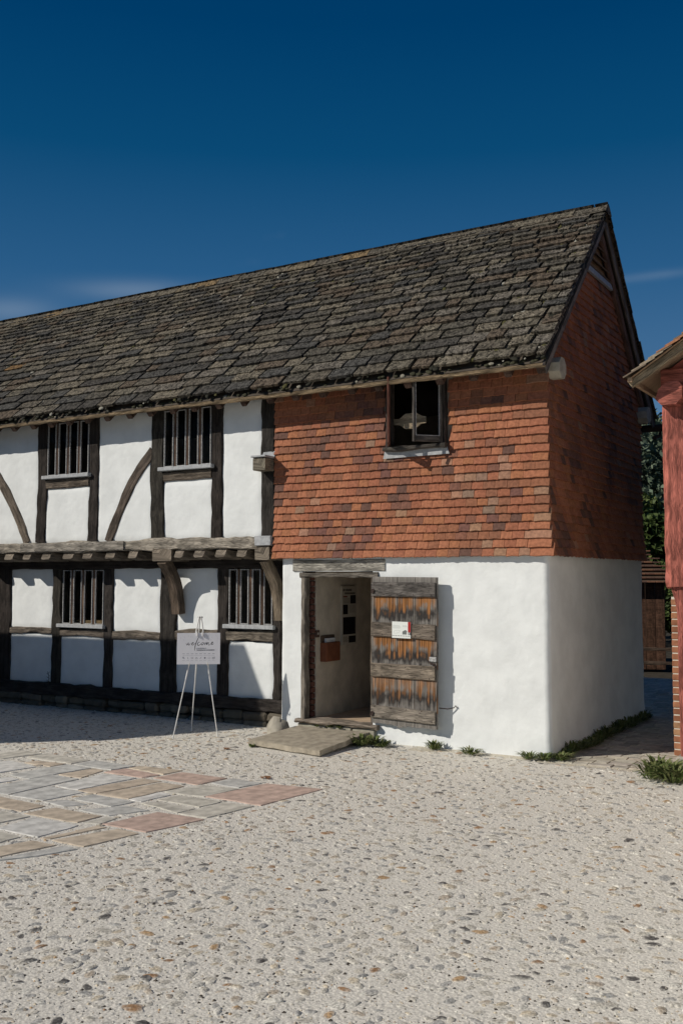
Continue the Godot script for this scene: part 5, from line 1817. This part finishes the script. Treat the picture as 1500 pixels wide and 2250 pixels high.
	obj("stems", hs, M.plain, hg)
	# brick pier of a building further along, beyond the corner post
	var B := thing("brick_pier", "red brick pier with pale mortar joints behind the red corner post", "pier", Vector3(1.085, 0, -0.9))
	var core := MB.new()
	core.col = Color(0.75, 0.70, 0.6)
	core.box(Vector3(0.004, -0.05, -0.30), Vector3(0.446, 1.74, -0.006))
	obj("mortar_core", core, M.plain, B)
	var y := 0.0
	var row := 0
	while y < 1.70:
		var x := -0.11 if row % 2 else 0.0
		while x < 0.44:
			var x0: float = max(x, 0.0)
			var x1: float = min(x + 0.215, 0.45)
			x += 0.226
			if x1 - x0 < 0.04: continue
			var b := MB.new()
			b.col = [Color(0.42, 0.20, 0.11), Color(0.36, 0.16, 0.09), Color(0.46, 0.27, 0.15)][R.randi() % 3] * rr(0.85, 1.15)
			b.bbox(Vector3(x0, y, -0.31), Vector3(x1, y + 0.063, rr(-0.002, 0.003)), 0.005)
			obj("brick", b, M.stone, B)
		y += 0.075
		row += 1

# ---------------------------------------------------------------- loose objects
func build_objects() -> void:
	# easel: two front legs, a back leg, thin white metal
	var E := thing("easel", "thin white metal tripod easel standing on the cobbles", "easel", Vector3(-4.3, 0, 0.8))
	var o := Vector3(-4.3, 0, 0.8)
	var top := Vector3(-4.27, 1.47, 0.70) - o
	var fl := Vector3(-4.42, 0.0, 1.02) - o
	var fr := Vector3(-3.99, 0.0, 0.69) - o
	var fb := Vector3(-4.60, 0.0, 0.46) - o
	for p in [fl, fr, fb]:
		var mb := MB.new()
		var u: Vector3 = top + (p - top).normalized() * 0.0 + Vector3((p.x - top.x) * 0.04, 0.0, (p.z - top.z) * 0.04)
		var mid: Vector3 = u.lerp(p, 0.52)
		mb.tube([u, mid], 0.0085, 8)
		mb.tube([mid, p], 0.0065, 8)
		var lg := obj("leg", mb, M.white_metal, E)
		var ft := MB.new()
		ft.tube([p + Vector3(0, -0.004, 0), p + Vector3(0, 0.025, 0)], 0.010, 8)
		obj("foot", ft, M.white_metal, lg)
	var hd := MB.new()
	hd.tube([top + Vector3(-0.025, -0.01, 0.012), top + Vector3(0.025, -0.01, -0.012)], 0.008, 8)
	obj("hinge", hd, M.iron, E)
	# prongs that carry the board, and the clip that holds its top edge
	var right := Vector3(0.79, 0, -0.61)
	var out := Vector3(0.61, 0, 0.79)
	for s in [-1, 1]:
		var leg_foot: Vector3 = fl if s < 0 else fr
		var at: Vector3 = top.lerp(leg_foot, (1.47 - 0.875) / 1.47)
		var pr := MB.new()
		pr.tube([at, at + out * 0.05, at + out * 0.055 + Vector3(0, 0.035, 0)], 0.006, 6)
		obj("prong", pr, M.white_metal, E)
		var up: Vector3 = top.lerp(leg_foot, (1.47 - 1.28) / 1.47)
		var cl := MB.new()
		cl.tube([up, up + out * 0.045, up + out * 0.05 + Vector3(0, -0.05, 0)], 0.0075, 6)
		obj("clip", cl, M.white_metal, E)
	# the printed board
	var slope := Vector3(0, 0.97, 0) - out * 0.10
	slope = slope.normalized()
	var nrm := right.cross(slope).normalized()
	var W := 0.53
	var Hh := 0.385
	var base: Vector3 = (top.lerp((fl + fr) * 0.5, (1.47 - 0.885) / 1.47)) + out * 0.028
	var s := MB.new()
	var a := -right * W * 0.5; var b := right * W * 0.5
	var th := nrm * 0.005
	s.quad(a + th, b + th, b + slope * Hh + th, a + slope * Hh + th, Vector2(0, 1), Vector2(1, 1), Vector2(1, 0), Vector2(0, 0))
	s.quad(b - th, a - th, a + slope * Hh - th, b + slope * Hh - th, Vector2(0.01, 0.01), Vector2(0.02, 0.01), Vector2(0.02, 0.02), Vector2(0.01, 0.02))
	for e in [[a, b], [b, b + slope * Hh], [b + slope * Hh, a + slope * Hh], [a + slope * Hh, a]]:
		s.quad(e[0] - th, e[1] - th, e[1] + th, e[0] + th, Vector2(0.01, 0.01), Vector2(0.02, 0.01), Vector2(0.02, 0.02), Vector2(0.01, 0.02))
	var B := Node3D.new()
	B.name = "welcome_sign"
	add_child(B)
	B.position = o + base
	tag(B, "pale grey printed welcome board resting on the white easel", "sign")
	obj("board", s, M.sign, B)
	var font := SystemFont.new()
	font.font_names = PackedStringArray(["Droid Sans"])
	for t in [["TO THE WEDDING OF", 0.010, Vector2(0.03, 0.195)], ["SHANNON & DAMIEN", 0.017, Vector2(0.085, 0.173)]]:
		var tm := TextMesh.new()
		tm.text = t[0]
		tm.font = font
		tm.font_size = 32
		tm.pixel_size = t[1] / 24.0
		tm.depth = 0.0006
		var m := StandardMaterial3D.new()
		m.albedo_color = Color(0.25, 0.25, 0.28)
		tm.material = m
		var mi := MeshInstance3D.new()
		mi.mesh = tm
		mi.name = "lettering"
		mi.transform = Transform3D(Basis(right, slope, nrm), right * t[2].x + slope * t[2].y + nrm * 0.0056)
		B.add_child(mi, true)
	# notice pinned to the open door
	var n := MB.new()
	var nw := 0.255
	var nh := 0.19
	n.bbox(Vector3(-nw / 2, -nh / 2, -0.004), Vector3(nw / 2, nh / 2, 0.0028), 0.001)
	n.col = Color(1, 1, 1)
	for k in n.uv.size(): n.uv[k] = Vector2(0.02, 0.03)
	n.quad(Vector3(-nw / 2, -nh / 2, 0.0034), Vector3(nw / 2, -nh / 2, 0.0034), Vector3(nw / 2, nh / 2, 0.0034), Vector3(-nw / 2, nh / 2, 0.0034), Vector2(0, 1), Vector2(1, 1), Vector2(1, 0), Vector2(0, 0))
	var no := obj("notice", n, M.notice)
	no.position = Vector3(-1.742, 1.345, 0.136)
	no.rotation.y = deg_to_rad(-5.0)
	no.rotation.z = deg_to_rad(-0.5)
	tag(no, "white notice with red edge pinned to the open plank door", "notice")
	# display panel and donation box on the wall inside the door
	var p := MB.new()
	p.col = Color(0.9, 0.88, 0.84)
	p.box(Vector3(-3.12, 1.07, -1.15), Vector3(-3.095, 1.84, -0.77))
	for k in p.uv.size(): p.uv[k] = Vector2(0.02, 0.5)
	p.quad(Vector3(-3.0945, 1.07, -0.77), Vector3(-3.0945, 1.07, -1.15), Vector3(-3.0945, 1.84, -1.15), Vector3(-3.0945, 1.84, -0.77), Vector2(0, 1), Vector2(1, 1), Vector2(1, 0), Vector2(0, 0))
	var po := obj("display_panel", p, M.poster)
	tag(po, "tall printed display panel on the wall inside the doorway", "panel")
	var D := thing("letter_box", "brown wooden box with paper in its open top inside doorway", "box", Vector3(-3.12, 0.89, -0.44))
	var db := MB.new()
	db.col = Color(0.20, 0.075, 0.04)
	db.bbox(Vector3(0, 0, -0.17), Vector3(0.10, 0.24, 0.17), 0.008)
	obj("body", db, M.plain, D)
	var dk := MB.new()
	dk.col = Color(0.10, 0.07, 0.05)
	dk.bbox(Vector3(0, 0.24, -0.16), Vector3(0.02, 0.33, 0.16), 0.008)
	obj("back_plate", dk, M.plain, D)
	var pp := MB.new()
	pp.col = Color(0.8, 0.8, 0.8)
	pp.bbox(Vector3(0.022, 0.2, -0.12), Vector3(0.05, 0.29, 0.10), 0.003)
	obj("paper", pp, M.plain, D)
	var sw := MB.new()
	sw.col = Color(0.10, 0.06, 0.05)
	sw.bbox(Vector3(-3.12, 1.20, -0.235), Vector3(-3.10, 1.29, -0.155), 0.004)
	sw.col = Color(0.7, 0.66, 0.6)
	sw.bbox(Vector3(-3.0995, 1.235, -0.21), Vector3(-3.097, 1.26, -0.18), 0.0008)
	var so := obj("call_point", sw, M.plain)
	tag(so, "small dark square switch on the wall inside the doorway", "switch")
	# doorstep slab, propped and sloping
	var st := MB.new()
	st.col = Color(0.44, 0.395, 0.31)
	var q := [Vector3(-3.27, 0.085, 1.02), Vector3(-2.20, 0.075, 1.20), Vector3(-2.22, 0.125, 0.06), Vector3(-3.25, 0.125, 0.07)]
	var cols := 8
	var P := []
	for j in cols + 1:
		var line := []
		for i in cols + 1:
			var u := float(i) / cols; var v := float(j) / cols
			var pt: Vector3 = q[0].lerp(q[1], u).lerp(q[3].lerp(q[2], u), v)
			var edge: float = min(min(u, 1.0 - u), min(v, 1.0 - v))
			if edge == 0.0: pt += Vector3(rr(-0.012, 0.012), -0.006, rr(-0.012, 0.012))
			pt.y += 0.004 * nz(pt.x, 0, pt.z, 4.0)
			line.append(pt)
		P.append(line)
	st.grid(P)
	var dn := Vector3(0, -0.06, 0)
	for i in cols:
		st.quad(P[0][i] + dn, P[0][i + 1] + dn, P[0][i + 1], P[0][i])
		st.quad(P[cols][i + 1] + dn, P[cols][i] + dn, P[cols][i], P[cols][i + 1])
		st.quad(P[i + 1][0] + dn, P[i][0] + dn, P[i][0], P[i + 1][0])
		st.quad(P[i][cols] + dn, P[i + 1][cols] + dn, P[i + 1][cols], P[i][cols])
	st.quad(q[3] + dn, q[2] + dn, q[1] + dn, q[0] + dn)
	for z in [0.25, 0.85]:
		st.bbox(Vector3(-3.05, -0.05, z - 0.12), Vector3(-2.55, 0.055, z + 0.12), 0.02, 0.01, R)
	var sto := obj("doorstep", st, M.stone)
	tag(sto, "sloping buff stone slab step in front of the doorway", "step")
	# boot-scraper boulder left of the step
	var bo := MB.new()
	bo.col = Color(0.46, 0.43, 0.36)
	var t := cobble_template()
	for k in t.v.size():
		var vv: Vector3 = t.v[k]
		var nzv := 1.0 + 0.22 * nz(vv.x, vv.y, vv.z, 1.6)
		t.v[k] = Vector3(vv.x * 0.17 * nzv, (vv.y + 0.4) * 0.16 * nzv, vv.z * 0.14 * nzv)
	bo.append(t, Transform3D.IDENTITY, Color(0.46, 0.43, 0.36))
	var bob := obj("boulder", bo, M.stone)
	bob.position = Vector3(-3.42, 0.0, 0.22)
	tag(bob, "rough grey boulder against the white wall left of the step", "stone")
	# dry leaf fragments on the yard
	for p2 in [Vector3(-3.35, 0.0, 1.32), Vector3(-2.05, 0.0, 2.42)]:
		var lm := MB.new()
		lm.col = Color(0.16, 0.08, 0.04)
		for k in 4:
			var c := Vector3(rr(-0.06, 0.06), 0.012, rr(-0.03, 0.03))
			lm.tri(c + Vector3(-0.04, 0.008, 0), c + Vector3(0.0, -0.005, 0.02), c + Vector3(0.045, 0.012, 0))
			lm.tri(c + Vector3(-0.04, 0.008, 0), c + Vector3(0.045, 0.012, 0), c + Vector3(0.0, 0.0, -0.022))
		var lo := obj("dry_leaf", lm, M.leaf)
		lo.position = p2 + Vector3(0, ground_h(p2.x, p2.z), 0)
		tag(lo, "curled brown dead leaf lying on the " + ("cobbles before the house" if p2.x < -3 else "cobbles beside the flagstones"), "leaf")

func weed(at: Vector3, r: float, h: float, count: int, cols: Array, label: String, group: String) -> void:
	var mb := MB.new()
	for k in count:
		var a := rr(0, TAU)
		var d := Vector3(cos(a), 0, sin(a))
		var root := d * r * rr(0.0, 0.45)
		var L := rr(0.5, 1.0)
		var tip := root + d * r * L + Vector3(0, h * rr(0.25, 1.0), 0)
		var mid := root.lerp(tip, 0.55) + Vector3(0, h * 0.28, 0)
		var side := d.cross(Vector3.UP) * rr(0.006, 0.016)
		mb.col = cols[R.randi() % cols.size()]
		mb.tri(root, mid + side, mid - side)
		mb.tri(mid - side, mid + side, tip)
	var o := obj("weed", mb, M.leaf)
	o.position = at
	tag(o, label, "weed", group)

func build_plants() -> void:
	var g := [Color(0.10, 0.13, 0.04), Color(0.14, 0.17, 0.06), Color(0.07, 0.10, 0.03), Color(0.18, 0.19, 0.08)]
	for q in [[-2.18, 0.34, 0.17, 0.14], [-2.08, 0.22, 0.15, 0.12], [-1.93, 0.28, 0.12, 0.08]]:
		weed(Vector3(q[0], 0, q[1]), q[2], q[3], 90, g, "low green weed at the wall foot beside the stone step", "weeds beside the step")
	weed(Vector3(-1.33, 0, 0.13), 0.13, 0.11, 80, g, "small tufted weed at the wall foot below the open door", "")
	weed(Vector3(-0.86, 0, 0.20), 0.15, 0.08, 80, g, "flat spreading weed midway between open door and house corner", "")
	for q in [[-0.18, 0.16], [-0.03, 0.12], [0.12, 0.05]]:
		weed(Vector3(q[0], 0, q[1]), 0.13, 0.09, 70, g, "weed growing at the corner of the white wall", "weeds at the house corner")
	for k in 22:
		var z := -0.1 - k * 0.17
		weed(Vector3(0.08 + rr(-0.02, 0.05), 0, z), rr(0.09, 0.17), rr(0.07, 0.16), 60, g, "low weed along the shaded foot of the white gable wall", "weeds along the gable wall")
	for q in [[1.22, 0.55, 0.22], [1.42, 0.62, 0.24], [1.32, 0.35, 0.2], [1.55, 0.5, 0.22], [1.18, 0.2, 0.16]]:
		weed(Vector3(q[0], 0, q[1]), q[2], 0.17, 110, g, "bright leafy tuft at the foot of the red corner post", "tufts at the red post")
	for q in [[-3.2, 1.06], [-2.95, 0.06], [-2.75, 0.07], [-2.62, 0.07]]:
		weed(Vector3(q[0], 0.13 if q[1] < 0.5 else 0.0, q[1]), 0.05, 0.05, 26, g, "tiny weed in the joints of the doorstep stones", "tiny weeds at the doorstep")
	# a thin dry stem by the shaded wall
	var st := MB.new()
	st.col = Color(0.10, 0.09, 0.05)
	st.tube([Vector3(0, 0, 0), Vector3(0.01, 0.12, 0), Vector3(-0.01, 0.2, 0.01)], 0.004, 5)
	for k in 6: st.tube([Vector3(0, 0.05 + k * 0.025, 0), Vector3(0.03 * (1 if k % 2 else -1), 0.07 + k * 0.025, 0.01)], 0.004, 4)
	var so := obj("dry_plant", st, M.plain)
	so.position = Vector3(-8.02, 0.33, -0.30)
	tag(so, "thin dry plant stem on the dark sole plate", "plant")
